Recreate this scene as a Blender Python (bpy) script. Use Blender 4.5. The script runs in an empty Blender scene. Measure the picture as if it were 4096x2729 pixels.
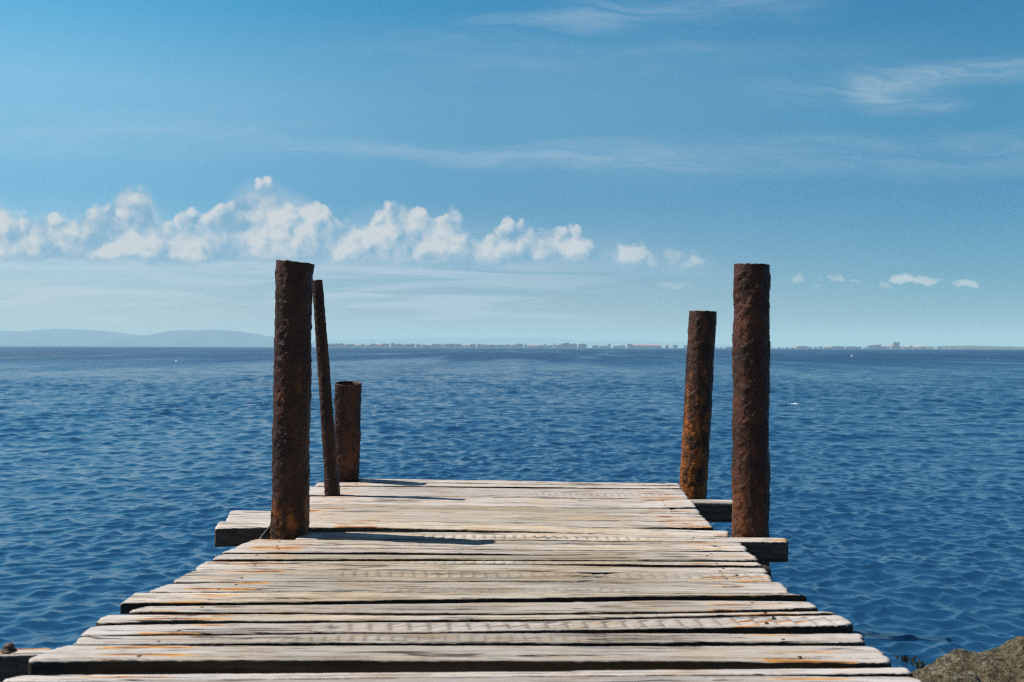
import bpy, math, random
import numpy as np
from mathutils import Vector, Matrix

R = math.radians
rnd = random.Random(7)
scene = bpy.context.scene
COL = scene.collection

# ------------------------------------------------------------------ camera
H = 0.65                     # eye height above the deck (deck top is z = 0)
WATER = -0.70                # mean sea level
FPX = 4096.0                 # focal length in photo pixels (36 mm on 36 mm)
yaw = math.atan(37 / FPX)    # the pier runs along +Y
pitch = math.atan(25.5 / FPX)
roll = 12 / 4096.0
fwd = Vector((-math.sin(yaw) * math.cos(pitch), math.cos(yaw) * math.cos(pitch), math.sin(pitch)))
right0 = fwd.cross(Vector((0, 0, 1))).normalized()
up0 = right0.cross(fwd).normalized()
right = right0 * math.cos(roll) + up0 * math.sin(roll)
up = up0 * math.cos(roll) - right0 * math.sin(roll)
cam = bpy.data.cameras.new('camera')
cam.lens = 36.0
cam.sensor_width = 36.0
cam.sensor_fit = 'HORIZONTAL'
cam.clip_start = 0.05
cam.clip_end = 90000
cam.dof.use_dof = True
cam.dof.focus_distance = 4.6
cam.dof.aperture_fstop = 7.0
co = bpy.data.objects.new('camera', cam)
COL.objects.link(co)
m3 = Matrix((right, up, -fwd)).transposed()
co.matrix_world = Matrix.Translation((0, 0, H)) @ m3.to_4x4()
scene.camera = co


def ray(px, py):
    return fwd + right * ((px - 2048) / FPX) + up * (-(py - 1364.5) / FPX)


def on_z(px, py, z=0.0):
    d = ray(px, py)
    t = (z - H) / d.z
    return Vector((d.x * t, d.y * t, z))


def on_y(px, py, Y):
    d = ray(px, py)
    t = Y / d.y
    return Vector((d.x * t, Y, H + d.z * t))


# ------------------------------------------------------------------ noise
_rs = np.random.RandomState(11)
_perm = _rs.permutation(256)
_perm = np.concatenate([_perm, _perm, _perm])
_grad = _rs.normal(size=(256, 3))
_grad /= np.linalg.norm(_grad, axis=1)[:, None]


def gn(x, y, z):
    x, y, z = np.broadcast_arrays(np.asarray(x, float), np.asarray(y, float), np.asarray(z, float))
    xi, yi, zi = np.floor(x).astype(int), np.floor(y).astype(int), np.floor(z).astype(int)
    xf, yf, zf = x - xi, y - yi, z - zi
    u, v, w = [t * t * t * (t * (t * 6 - 15) + 10) for t in (xf, yf, zf)]
    out = 0
    for dx in (0, 1):
        for dy in (0, 1):
            for dz in (0, 1):
                h = _perm[_perm[_perm[(xi + dx) & 255] + ((yi + dy) & 255)] + ((zi + dz) & 255)]
                g = _grad[h]
                d = g[..., 0] * (xf - dx) + g[..., 1] * (yf - dy) + g[..., 2] * (zf - dz)
                out = out + d * (u if dx else 1 - u) * (v if dy else 1 - v) * (w if dz else 1 - w)
    return out * 1.5


def fbm(x, y, z, o=4, gain=0.5):
    a, s, t = 1.0, 1.0, 0
    for i in range(o):
        t = t + a * gn(x * s + 17.3 * i, y * s + 5.1 * i, z * s + 9.7 * i)
        a *= gain
        s *= 2.03
    return t


def sstep(a, b, x):
    t = np.clip((x - a) / (b - a), 0, 1)
    return t * t * (3 - 2 * t)


# ------------------------------------------------------------------ objects
def tag(o, label=None, cat=None, group=None, kind=None):
    if label: o['label'] = label
    if cat: o['category'] = cat
    if group: o['group'] = group
    if kind: o['kind'] = kind
    return o


def mesh_obj(name, verts, faces, mat, parent=None, smooth=True):
    me = bpy.data.meshes.new(name)
    me.from_pydata([tuple(v) for v in np.asarray(verts).tolist()], [], faces)
    me.update()
    if smooth:
        me.polygons.foreach_set('use_smooth', [True] * len(me.polygons))
    for m in (mat if isinstance(mat, (list, tuple)) else [mat]):
        me.materials.append(m)
    o = bpy.data.objects.new(name, me)
    COL.objects.link(o)
    if parent is not None:
        o.parent = parent
    return o


def grid_faces(nr, nc, base=0, wrap=False):
    i = np.arange(nr - 1)[:, None]
    j = np.arange(nc if wrap else nc - 1)[None, :]
    j2 = (j + 1) % nc
    a = base + i * nc + j
    b = base + i * nc + j2
    c = base + (i + 1) * nc + j2
    d = base + (i + 1) * nc + j
    return np.stack([a, b, c, d], -1).reshape(-1, 4).tolist()


def empty(name, loc=(0, 0, 0)):
    o = bpy.data.objects.new(name, None)
    o.location = loc
    o.empty_display_size = 0.1
    COL.objects.link(o)
    return o


# ------------------------------------------------------------------ node helper
class N:
    def __init__(self, tree):
        self.t = tree
        tree.nodes.clear()

    def new(self, typ, **kw):
        n = self.t.nodes.new(typ)
        for k, v in kw.items():
            setattr(n, k, v)
        return n

    def put(self, sock, v):
        if isinstance(v, bpy.types.NodeSocket):
            self.t.links.new(v, sock)
        elif v is not None:
            sock.default_value = v

    def m(self, op, a, b=None, c=None, clamp=False):
        n = self.new('ShaderNodeMath', operation=op)
        n.use_clamp = clamp
        self.put(n.inputs[0], a)
        if b is not None: self.put(n.inputs[1], b)
        if c is not None: self.put(n.inputs[2], c)
        return n.outputs[0]

    def vm(self, op, a, b=None):
        n = self.new('ShaderNodeVectorMath', operation=op)
        self.put(n.inputs[0], a)
        if b is not None: self.put(n.inputs[1], b)
        return n.outputs[0]

    def xyz(self, x=0.0, y=0.0, z=0.0):
        n = self.new('ShaderNodeCombineXYZ')
        for s, v in zip(n.inputs, (x, y, z)): self.put(s, v)
        return n.outputs[0]

    def sep(self, v):
        n = self.new('ShaderNodeSeparateXYZ')
        self.put(n.inputs[0], v)
        return n.outputs

    def noise(self, vec, scale=5.0, detail=4.0, rough=0.5, dist=0.0, color=False, dim='3D'):
        n = self.new('ShaderNodeTexNoise', noise_dimensions=getattr(self, 'dim', dim))
        self.put(n.inputs['Vector'], vec)
        n.inputs['Scale'].default_value = scale
        n.inputs['Detail'].default_value = detail
        n.inputs['Roughness'].default_value = rough
        n.inputs['Distortion'].default_value = dist
        return n.outputs['Color' if color else 'Fac']

    def ss(self, v, a, b, lo=0.0, hi=1.0):
        n = self.new('ShaderNodeMapRange', interpolation_type='SMOOTHSTEP')
        self.put(n.inputs[0], v)
        self.put(n.inputs[1], a); self.put(n.inputs[2], b)
        self.put(n.inputs[3], lo); self.put(n.inputs[4], hi)
        return n.outputs[0]

    def mix(self, f, a, b, mode='MIX'):
        n = self.new('ShaderNodeMix', data_type='RGBA', blend_type=mode)
        self.put(n.inputs[0], f)
        self.put(n.inputs[6], a if isinstance(a, bpy.types.NodeSocket) else (*a, 1))
        self.put(n.inputs[7], b if isinstance(b, bpy.types.NodeSocket) else (*b, 1))
        return n.outputs[2]

    def ramp(self, f, pts, interp='LINEAR'):
        n = self.new('ShaderNodeValToRGB')
        self.put(n.inputs[0], f)
        cr = n.color_ramp
        cr.interpolation = interp
        while len(cr.elements) < len(pts): cr.elements.new(0.5)
        for e, (p, c) in zip(cr.elements, pts):
            e.position = p
            e.color = (*c, 1)
        return n.outputs[0]

    def curve(self, f, pts):
        n = self.new('ShaderNodeFloatCurve')
        self.put(n.inputs['Value'], f)
        cu = n.mapping.curves[0]
        cu.points[0].location = pts[0]
        cu.points[1].location = pts[-1]
        for p in pts[1:-1]:
            cu.points.new(*p)
        for p in cu.points: p.handle_type = 'AUTO'
        n.mapping.update()
        return n.outputs[0]

    def bump(self, h, dist=1.0, strength=1.0, normal=None):
        n = self.new('ShaderNodeBump')
        n.inputs['Strength'].default_value = strength
        n.inputs['Distance'].default_value = dist
        self.put(n.inputs['Height'], h)
        if normal is not None: self.put(n.inputs['Normal'], normal)
        return n.outputs[0]


def material(name):
    m = bpy.data.materials.new(name)
    m.use_nodes = True
    g = N(m.node_tree)
    out = g.new('ShaderNodeOutputMaterial')
    b = g.new('ShaderNodeBsdfPrincipled')
    g.t.links.new(b.outputs[0], out.inputs['Surface'])
    return m, g, b, out


# ------------------------------------------------------------------ sun + sky
SUN_EL, SUN_AZ = R(55), R(12.5)          # from the left, a little ahead of the pier's side
sdir = Vector((-math.cos(SUN_EL) * math.cos(SUN_AZ), math.cos(SUN_EL) * math.sin(SUN_AZ), math.sin(SUN_EL)))
sl = bpy.data.lights.new('sun', 'SUN')
sl.energy = 4.6
sl.angle = R(0.5)
sl.color = (1.0, 0.94, 0.86)
so = bpy.data.objects.new('sun', sl)
so.rotation_euler = (-sdir).to_track_quat('-Z', 'Y').to_euler()
COL.objects.link(so)

SKY_STRENGTH = 0.08
world = bpy.data.worlds.new('World')
scene.world = world
world.use_nodes = True
world.cycles.sampling_method = 'MANUAL'
world.cycles.sample_map_resolution = 256
g = N(world.node_tree)
wout = g.new('ShaderNodeOutputWorld')
bg = g.new('ShaderNodeBackground')
bg.inputs['Strength'].default_value = SKY_STRENGTH
g.t.links.new(bg.outputs[0], wout.inputs['Surface'])
g.dim = '2D'
sky = g.new('ShaderNodeTexSky', sky_type='NISHITA')
sky.sun_disc = False
sky.sun_elevation = SUN_EL
sky.sun_rotation = math.atan2(sdir.x, sdir.y)
sky.air_density = 1.0
sky.dust_density = 0.6
sky.ozone_density = 1.5
tc = g.new('ShaderNodeTexCoord')
D = g.sep(tc.outputs['Generated'])
dy = g.m('MAXIMUM', D[1], 0.08)
U = g.m('DIVIDE', D[0], dy)
V = g.m('DIVIDE', D[2], dy)
elev = g.m('MAXIMUM', D[2], 0.0)
# grade of the clear sky by elevation
tint = g.ramp(g.m('MULTIPLY', elev, 2.0, clamp=True), [
    (0.0, (0.68, 0.69, 0.75)), (0.06, (0.46, 0.575, 0.77)), (0.28, (0.215, 0.555, 0.755)),
    (0.47, (0.38, 0.79, 0.885)), (0.63, (0.125, 0.715, 0.90)), (1.0, (0.10, 0.50, 0.85))])
# paler towards the sun's side, deeper away from it
side = g.ramp(g.m('ADD', g.m('MULTIPLY', U, 0.8), 0.5, clamp=True), [
    (0.1, (0.88, 0.73, 0.655)), (0.5, (0.56, 0.57, 0.56)), (0.9, (0.25, 0.485, 0.52))], 'EASE')
skyc = g.mix(1.0, g.mix(1.0, sky.outputs[0], tint, 'MULTIPLY'), side, 'MULTIPLY')
skyc = g.vm('SCALE', skyc)
skyc.node.inputs['Scale'].default_value = 1.786
skyc = g.mix(g.ss(D[1], -0.35, 0.15), g.mix(1.0, sky.outputs[0], (0.40, 0.40, 0.40), 'MULTIPLY'), skyc)

front = g.ss(D[1], 0.1, 0.3)
P = g.xyz(U, V, 0.0)
# --- wispy cirrus -------------------------------------------------------
wob = g.m('MULTIPLY', g.m('SUBTRACT', g.noise(g.xyz(g.m('MULTIPLY', U, 3.0), g.m('MULTIPLY', V, 12.0), 2.0), 2.0, 4.0, 0.55), 0.5), 0.035)
Vw = g.m('ADD', V, wob)
fib = g.noise(g.xyz(g.m('MULTIPLY', g.m('ADD', U, g.m('MULTIPLY', Vw, 1.2)), 6.0), g.m('MULTIPLY', Vw, 60.0), 0.0), 1.0, 5.0, 0.65, 0.8)


def streak(x0, x1, yc, slope, half, soft, amp, tree_v=Vw):
    """a soft band: x0..x1 and yc in photo pixels"""
    u0, u1 = (x0 - 2085) / FPX, (x1 - 2085) / FPX
    v0 = (1390 - yc) / FPX
    c = g.m('ADD', v0, g.m('MULTIPLY', g.m('SUBTRACT', U, u0), slope))
    d = g.m('ABSOLUTE', g.m('SUBTRACT', tree_v, c))
    band = g.ss(d, half / FPX, 0.0)
    ends = g.m('MULTIPLY', g.ss(U, u0 - soft / FPX, u0 + soft / FPX), g.ss(U, u1 + soft / FPX, u1 - soft / FPX))
    return g.m('MULTIPLY', g.m('MULTIPLY', band, ends), amp)


def total(items):
    t = items[0]
    for i in items[1:]: t = g.m('ADD', t, i)
    return t


cir = total([
    streak(1850, 2500, 78, 0.0, 50, 150, 0.50),
    streak(2250, 3280, 40, 0.03, 75, 220, 0.50),
    streak(3400, 4400, 350, 0.12, 85, 70, 0.75),
    streak(3430, 3830, 415, -0.01, 60, 90, 0.62),
    streak(3000, 3500, 350, -0.08, 90, 200, 0.30),
    streak(1100, 2700, 590, -0.03, 70, 420, 0.55),
    streak(-600, 1200, 540, 0.0, 170, 500, 0.40),
    streak(1300, 3400, 215, 0.0, 170, 700, 0.22),
    streak(2500, 4600, 640, 0.02, 130, 500, 0.40),
])
cirm = g.m('MULTIPLY', cir, g.ss(fib, 0.25, 0.80, 0.10, 0.62), clamp=True)
c1 = g.mix(g.m('MULTIPLY', cirm, front), skyc, (4.6, 5.5, 6.2))

# --- pale layer under the cumulus ---------------------------------------
lay = g.noise(g.xyz(g.m('MULTIPLY', U, 5.0), g.m('MULTIPLY', V, 70.0), 4.0), 1.0, 5.0, 0.6, 0.8)
laym = g.m('MULTIPLY', g.m('MULTIPLY', g.ss(V, 0.012, 0.03), g.ss(V, 0.13, 0.06)),
           g.m('MULTIPLY', g.ss(lay, 0.42, 0.66), g.ss(U, 0.22, -0.1)))
c2 = g.mix(g.m('MULTIPLY', g.m('MULTIPLY', laym, 0.46), front), c1, (5.9, 6.2, 7.1))

# --- cumulus bank ---------------------------------------------------------
tops = [(-60, 500), (0, 492), (30, 505), (75, 515), (120, 505), (160, 510), (205, 492), (245, 478), (268, 455), (300, 446), (335, 455), (356, 492),
        (400, 505), (440, 500), (480, 500), (515, 475), (545, 446), (578, 426), (612, 436), (645, 450), (690, 464), (750, 482),
        (772, 512), (800, 505), (850, 498), (890, 482), (920, 474), (955, 482), (1000, 490), (1050, 498), (1075, 516), (1110, 526), (1180, 522),
        (1240, 510), (1290, 530), (1340, 550), (1362, 566), (1390, 562), (1430, 558), (1470, 568), (1500, 586), (1560, 598),
        (1640, 612), (1700, 640)]
UMIN, USP, VSP = -0.55, 1.1, 0.26


def to_c(fx, fy):
    return (((fx * 1.7407 - 2085) / FPX - UMIN) / USP, ((1390 - fy * 1.7407) / FPX) / VSP)


un = g.m('DIVIDE', g.m('SUBTRACT', U, UMIN), USP)


def vor(vec, scale, smooth, detail=0.0):
    v = g.new('ShaderNodeTexVoronoi', feature='SMOOTH_F1', voronoi_dimensions='2D')
    g.put(v.inputs['Vector'], vec)
    v.inputs['Scale'].default_value = scale
    v.inputs['Detail'].default_value = detail
    v.inputs['Roughness'].default_value = 0.5
    v.inputs['Smoothness'].default_value = smooth
    return g.m('SUBTRACT', 1.0, v.outputs['Distance'])


def billow(vec, z):
    """heaped puffs of two sizes with a frayed finer grain"""
    big = vor(vec, 26.0, 0.3)
    small = vor(vec, 66.0, 0.3, 1.0)
    f = g.noise(vec, 90.0, 4.0, 0.55)
    return (g.m('ADD', g.m('MULTIPLY', big, 0.60), g.m('ADD', g.m('MULTIPLY', small, 0.20), g.m('MULTIPLY', f, 0.17))),
            g.m('ADD', g.m('MULTIPLY', big, 0.60), g.m('ADD', g.m('MULTIPLY', small, 0.17), g.m('MULTIPLY', f, 0.07))))


wn = g.noise(P, 60.0, 4.0, 0.6, color=True)
warp = g.vm('MULTIPLY', g.vm('SUBTRACT', wn, (0.5, 0.5, 0.5)), (0.014, 0.012, 0.0))
Pw = g.vm('ADD', P, warp)
H0, S0 = billow(Pw, 0)
_, S1 = billow(g.vm('ADD', Pw, (-0.0062, 0.0070, 0.0)), 0)
T = g.m('MULTIPLY', g.curve(un, [to_c(*p) for p in tops]), VSP)
uw = g.sep(Pw)
tdist = g.m('ADD', g.m('SUBTRACT', T, uw[1]), g.m('MULTIPLY', g.m('SUBTRACT', H0, 0.44), 0.044))
a_top = g.ss(tdist, 0.0, g.m('ADD', 0.003, g.m('MULTIPLY', g.noise(P, 20.0, 2.0), 0.010)))
basev = g.ramp(un, [(0.0, (0.315, 0.315, 0.315)), (0.45, (0.31, 0.31, 0.31)), (0.62, (0.295, 0.295, 0.295)), (0.8, (0.26, 0.26, 0.26))])
bs = g.m('MULTIPLY', g.sep(basev)[0], VSP)
bn = g.m('MULTIPLY', g.m('SUBTRACT', g.noise(g.xyz(g.m('MULTIPLY', U, 10.0), g.m('MULTIPLY', V, 22.0), 1.0), 1.0, 4.0, 0.6), 0.5), 0.028)
vb = g.m('ADD', uw[1], bn)
a_base = g.ss(vb, g.m('SUBTRACT', bs, 0.004), g.m('ADD', bs, 0.005))
holes_n = g.noise(P, 15.0, 4.0, 0.6)
holes = g.ss(holes_n, 0.22, 0.38)
den = g.m('MULTIPLY', a_top, a_base)
# light on the puffs, from the upper left
L = g.m('SUBTRACT', S0, S1)
patch = g.noise(g.vm('ADD', P, (0.31, 0.0, 0.0)), 17.0, 3.0, 0.5)
deep = g.ss(tdist, 0.004, 0.034)
lit = g.m('ADD', g.m('MULTIPLY', L, 3.2), g.m('SUBTRACT', 0.70, g.m('MULTIPLY', deep, 0.12)))
lit = g.m('ADD', lit, g.m('MULTIPLY', g.m('ADD', g.m('SUBTRACT', patch, 0.50), g.m('MULTIPLY', g.m('SUBTRACT', g.noise(Pw, 70.0, 4.0, 0.55), 0.5), 0.9)), 1.1))
lit = g.m('MULTIPLY', g.m('MAXIMUM', lit, 0.0), g.ss(vb, bs, g.m('ADD', bs, 0.012), 0.25, 1.0), clamp=True)
ccol = g.mix(lit, (1.35, 3.15, 4.85), (5.9, 6.0, 6.1))
# thin mist hanging round the heaps
mist = g.m('MULTIPLY', g.m('MULTIPLY', g.ss(g.m('ADD', g.m('SUBTRACT', T, V), g.m('MULTIPLY', g.m('SUBTRACT', holes_n, 0.5), 0.05)), -0.012, 0.020),
                           g.ss(vb, g.m('SUBTRACT', bs, 0.016), g.m('ADD', bs, 0.01))), g.ss(U, 0.0, -0.25, 0.10, 0.42))
c2 = g.mix(g.m('MULTIPLY', mist, front), c2, (5.6, 5.9, 6.2))
ca = g.m('MULTIPLY', g.m('MULTIPLY', den, g.m('MULTIPLY', g.m('ADD', 0.78, g.m('MULTIPLY', lit, 0.16)), g.m('ADD', 0.30, g.m('MULTIPLY', holes, 0.70)))), g.m('MULTIPLY', front, g.ss(U, 0.15, 0.085, 0.38, 1.0)))
c3 = g.mix(ca, c2, ccol)


# --- small detached clouds low on the right ------------------------------
def puff(fx, fy, w, h, amp):
    u0, v0 = (fx * 1.7407 - 2085) / FPX, (1390 - fy * 1.7407) / FPX
    du = g.m('DIVIDE', g.m('SUBTRACT', uw[0], u0), w * 1.7407 / FPX)
    dv = g.m('DIVIDE', g.m('SUBTRACT', uw[1], v0), h * 1.7407 / FPX)
    dv = g.m('MULTIPLY', dv, g.ss(dv, -0.3, 0.3, 1.6, 1.0))
    r2 = g.m('ADD', g.m('MULTIPLY', du, du), g.m('MULTIPLY', dv, dv))
    return g.m('MULTIPLY', g.ss(g.m('ADD', r2, g.m('MULTIPLY', g.m('SUBTRACT', 0.60, H0), 1.7)), 1.0, 0.1), amp)


small = total([puff(1833, 640, 22, 14, 0.5), puff(1925, 638, 34, 14, 0.6), puff(1965, 645, 30, 9, 0.55), puff(2030, 655, 26, 14, 0.6),
               puff(2065, 640, 34, 20, 0.75), puff(2125, 647, 45, 13, 0.65), puff(2220, 653, 38, 11, 0.65),
               puff(1600, 605, 40, 15, 0.35), puff(1560, 655, 55, 10, 0.3), puff(1884, 656, 12, 8, 0.3)])
c4 = g.mix(g.m('MULTIPLY', small, front, clamp=True), c3, (6.0, 6.2, 6.3))
g.t.links.new(c4, bg.inputs['Color'])

scene.view_settings.view_transform = 'Standard'
scene.view_settings.look = 'None'
scene.view_settings.exposure = 0.5
scene.view_settings.gamma = 1.0
cy = scene.cycles
cy.use_denoising = False
cy.filter_width = 1.25
cy.use_adaptive_sampling = False
cy.max_bounces = 6
cy.diffuse_bounces = 3
cy.glossy_bounces = 3
cy.volume_bounces = 1
cy.caustics_reflective = False
cy.caustics_refractive = False
cy.sample_clamp_indirect = 6.0

# ------------------------------------------------------------------ water
wr = np.random.RandomState(5)
NW = 120
lam = np.exp(np.linspace(math.log(0.065), math.log(3.6), NW)) * wr.uniform(0.96, 1.04, NW)
wk = 2 * math.pi / lam
wth = R(-92) + wr.normal(0, 1, NW) * np.interp(np.log(lam), [math.log(0.08), math.log(3.6)], [R(48), R(24)])
wslope = np.interp(np.log(lam), np.log([0.07, 0.15, 0.3, 0.6, 1.0, 2.0, 3.6]), [0.066, 0.068, 0.052, 0.036, 0.022, 0.009, 0.004])
wa = wslope / wk
wkx, wky = wk * np.cos(wth), wk * np.sin(wth)
wph = wr.uniform(0, 2 * math.pi, NW)


def waves(x, y, lmin):
    off = 1 - sstep(4.0, 24.0, np.hypot(x, y))
    z = np.zeros_like(x)
    dx = np.zeros_like(x)
    dyv = np.zeros_like(x)
    for i in range(NW):
        w = np.clip((lam[i] / lmin - 1.0) / 0.8, 0, 1)
        if not w.any(): continue
        w = w * (1 - np.clip((lam[i] - 0.18) / 0.15, 0, 1) * 0.62 * off)      # calmer close inshore
        p = (wkx[i] * x + wky[i] * y + wph[i])
        s, c = np.sin(p), np.cos(p)
        z += w * wa[i] * c
        q = 1.0 * w * wa[i]
        dx -= q * s * math.cos(wth[i])
        dyv -= q * s * math.sin(wth[i])
    gust = 0.80 + 0.5 * gn(x * 0.16, y * 0.07, 3.3)
    return z * gust, dx * gust, dyv * gust


rs = [1.2]
while rs[-1] < 21000:
    r = rs[-1]
    if r < 8: d = 0.016 + 0.004 * (r > 5)
    elif r < 40: d = 0.020 + (r - 8) / 32 * 0.093
    elif r < 150: d = 0.113 + (r - 40) / 110 * 0.5
    else: d = r * 0.03
    rs.append(r + d)
rs = np.array(rs)
th = np.concatenate([np.arange(-42, 42, 0.12), np.linspace(42, 318, 70)[:-1]])
th = np.radians(90 - th)
rr, tt = np.meshgrid(rs, th, indexing='ij')
X = rr * np.cos(tt)
Y = rr * np.sin(tt)
dr = np.gradient(rs)[:, None]
dth = np.where(np.abs(np.degrees(math.pi / 2 - th)) < 42.1, R(0.12), R(4.0))[None, :]
lmin = 2.4 * np.maximum(dr, rr * dth)
Z, DX, DY = waves(X, Y, lmin)
far = 1 - sstep(150, 320, rr)
nr, nc = X.shape
Wv = np.stack([X + DX * far, Y + DY * far, WATER + Z * far], -1).reshape(-1, 3)

mw, g, b, o_ = material('sea_water')
geo = g.new('ShaderNodeNewGeometry')
pos = geo.outputs['Position']
ps = g.sep(pos)
rad = g.m('SQRT', g.m('ADD', g.m('MULTIPLY', ps[0], ps[0]), g.m('MULTIPLY', ps[1], ps[1])))
farf = g.ss(rad, 25.0, 160.0)
wp = g.xyz(ps[0], g.m('MULTIPLY', ps[1], 1.6), 0.0)
micro = g.noise(wp, 20.0, 3.0, 0.55)
fine = g.noise(wp, 5.0, 4.0, 0.55)
midf = g.ss(rad, 8.0, 40.0)
mid = g.noise(wp, 1.6, 4.0, 0.55)
streaks = g.noise(g.xyz(g.m('MULTIPLY', ps[0], 0.11), g.m('MULTIPLY', ps[1], 0.008), 5.0), 1.0, 4.0, 0.6)
gustn = g.noise(g.xyz(g.m('MULTIPLY', ps[0], 0.16), g.m('MULTIPLY', ps[1], 0.05), 0.0), 1.0, 5.0, 0.6)
hgt = g.m('ADD', g.m('ADD', g.m('MULTIPLY', micro, 0.0035), g.m('MULTIPLY', g.m('MULTIPLY', fine, midf), 0.035)), g.m('MULTIPLY', g.m('MULTIPLY', mid, farf), 0.25))
g.put(b.inputs['Normal'], g.bump(hgt, 1.0, 0.9))
g.put(b.inputs['Base Color'], (0.0085, 0.046, 0.104, 1))
b.inputs['IOR'].default_value = 1.42
g.put(b.inputs['Roughness'], g.m('ADD', g.m('MULTIPLY', farf, g.m('ADD', g.ss(gustn, 0.35, 0.65, 0.10, 0.28), g.ss(streaks, 0.38, 0.62, 0.0, 0.34))), 0.06))
me = bpy.data.meshes.new('sea_water')
me.from_pydata(Wv.tolist(), [], grid_faces(nr, nc, 0, True) + [list(range(nc))[::-1]])
me.polygons.foreach_set('use_smooth', [True] * len(me.polygons))
me.materials.append(mw)
sea = bpy.data.objects.new('sea_water', me)
COL.objects.link(sea)
tag(sea, 'blue choppy sea reaching the horizon', None, None, 'structure')

# foam on a few breaking crests
mf, g, b, o_ = material('foam')
g.put(b.inputs['Base Color'], (0.50, 0.54, 0.55, 1))
b.inputs['Roughness'].default_value = 0.9
fv, ff = [], []
for (px, py, w) in [(3178, 1616, 34), (3152, 1622, 12), (706, 1446, 13), (2428, 1417, 7), (3408, 1426, 12)]:
    p = on_z(px, py, WATER)
    wid = w * p.y / FPX
    nx, ny = 14, 6
    base = len(fv)
    for j in range(ny):
        for i in range(nx):
            a, c = i / (nx - 1) * 2 - 1, j / (ny - 1) * 2 - 1
            env = math.sqrt(max(0, 1 - a * a)) * (0.6 + 0.6 * abs(gn(a * 3 + px, c, 0.5)))
            x = p.x + a * wid * 0.5
            y = p.y + c * wid * 0.35 * env
            z, _, _ = waves(np.array([x]), np.array([y]), np.array([0.4]))
            hh = 0.045 * p.y / 24 * (1 - c * c) * (0.4 + abs(float(gn(a * 6 + px, c * 3, 2.2)))) * env
            fv.append((x, y, WATER + float(z[0]) * (1 if p.y < 150 else 0) - 0.01 + hh))
    ff += grid_faces(ny, nx, base)
foam = mesh_obj('foam', fv, ff, mf)
tag(foam, 'white foam flecks on the breaking wavelets', None, None, 'stuff')

# ------------------------------------------------------------------ air
mh = bpy.data.materials.new('haze')
mh.use_nodes = True
g = N(mh.node_tree)
ho = g.new('ShaderNodeOutputMaterial')
pv = g.new('ShaderNodeVolumePrincipled')
pv.inputs['Color'].default_value = (0.68, 0.97, 1.20, 1)
pv.inputs['Density'].default_value = 0.000155
pv.inputs['Anisotropy'].default_value = 0.0
g.t.links.new(pv.outputs[0], ho.inputs['Volume'])
bx = [(sx * 23000, sy * 23000, z) for z in (-8, 205) for sy in (-1, 1) for sx in (-1, 1)]
hz = mesh_obj('haze', bx, [(0, 2, 3, 1), (4, 5, 7, 6), (0, 1, 5, 4), (2, 6, 7, 3), (0, 4, 6, 2), (1, 3, 7, 5)], mh, None, False)
tag(hz, None, None, None, 'stuff')

# ------------------------------------------------------------------ far hills
ml, g, b, o_ = material('hill_cover')
geo = g.new('ShaderNodeNewGeometry')
n1 = g.noise(geo.outputs['Position'], 0.004, 5.0, 0.6)
g.put(b.inputs['Base Color'], g.ramp(n1, [(0.35, (0.012, 0.036, 0.055)), (0.65, (0.035, 0.07, 0.09))]))  # part of the blue of the hazy air is painted into this cover
b.inputs['Roughness'].default_value = 1.0
b.inputs['Specular IOR Level'].default_value = 0.1


def hill(name, pts, Yd, depth, label, seed):
    xs = [p[0] for p in pts]
    n, md = 240, 26
    pxs = np.linspace(xs[0], xs[-1], n)
    tops = np.interp(pxs, xs, [p[1] for p in pts])
    k = np.ones(9) / 9
    tops = np.convolve(np.pad(tops, 4, mode='edge'), k, 'valid')
    V_ = []
    for j in range(md):
        t = j / (md - 1) * 2 - 1
        prof = (1 - t * t) ** 1.2
        for i in range(n):
            p = on_y(float(pxs[i]), float(tops[i]), Yd)
            h = max(p.z - WATER, 0)
            x = p.x + t * depth * 0.3
            y = Yd + t * depth
            z = h * prof * (1 + 0.10 * (1 - prof) * float(gn(x / 500, y / 500, seed)))
            V_.append((x, y, WATER - 1.5 + z))
    return tag(mesh_obj(name, V_, grid_faces(md, n), ml), label, None, None, 'structure')


hill('hills', [(-900, 1392), (-500, 1340), (-200, 1318), (0, 1322), (120, 1327), (255, 1314), (390, 1322), (505, 1337), (600, 1343), (720, 1352),
               (900, 1372), (1050, 1388), (1150, 1391)], 8600, 900, 'blue hazy hill with a broad low top at the left end of the horizon', 1.1)
hill('hills', [(430, 1390), (560, 1366), (640, 1343), (745, 1319), (800, 1323), (862, 1317), (950, 1325), (1070, 1347), (1180, 1362), (1300, 1376), (1450, 1386), (1560, 1391)],
     7800, 700, 'blue hazy hill with twin rounded tops behind the tallest post', 2.1)
hill('hills', [(900, 1392), (1200, 1366), (1450, 1357), (1600, 1357), (1700, 1351), (1760, 1353), (1840, 1349), (1900, 1356), (1980, 1350), (2060, 1355), (2110, 1349),
               (2150, 1353), (2210, 1348), (2260, 1358), (2350, 1364), (2500, 1361), (2620, 1364), (2800, 1372), (3000, 1380), (3300, 1392)], 15500, 1500,
     'faint far mountains behind the middle of the town', 3.1)

# ------------------------------------------------------------------ far town
YT = 3500.0
shore_m, g, b, o_ = material('shore_ground')
geo = g.new('ShaderNodeNewGeometry')
g.put(b.inputs['Base Color'], g.ramp(g.noise(geo.outputs['Position'], 0.05, 3.0), [(0.4, (0.05, 0.06, 0.03)), (0.6, (0.22, 0.19, 0.14))]))
b.inputs['Roughness'].default_value = 1.0


def plain(name, colr, rough=0.9):
    m, g, b, _ = material(name)
    geo = g.new('ShaderNodeNewGeometry')
    n = g.noise(geo.outputs['Position'], 0.35, 3.0)
    g.put(b.inputs['Base Color'], g.mix(n, tuple(c * 0.8 for c in colr), tuple(min(1, c * 1.2) for c in colr)))
    b.inputs['Roughness'].default_value = rough
    return m


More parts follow.
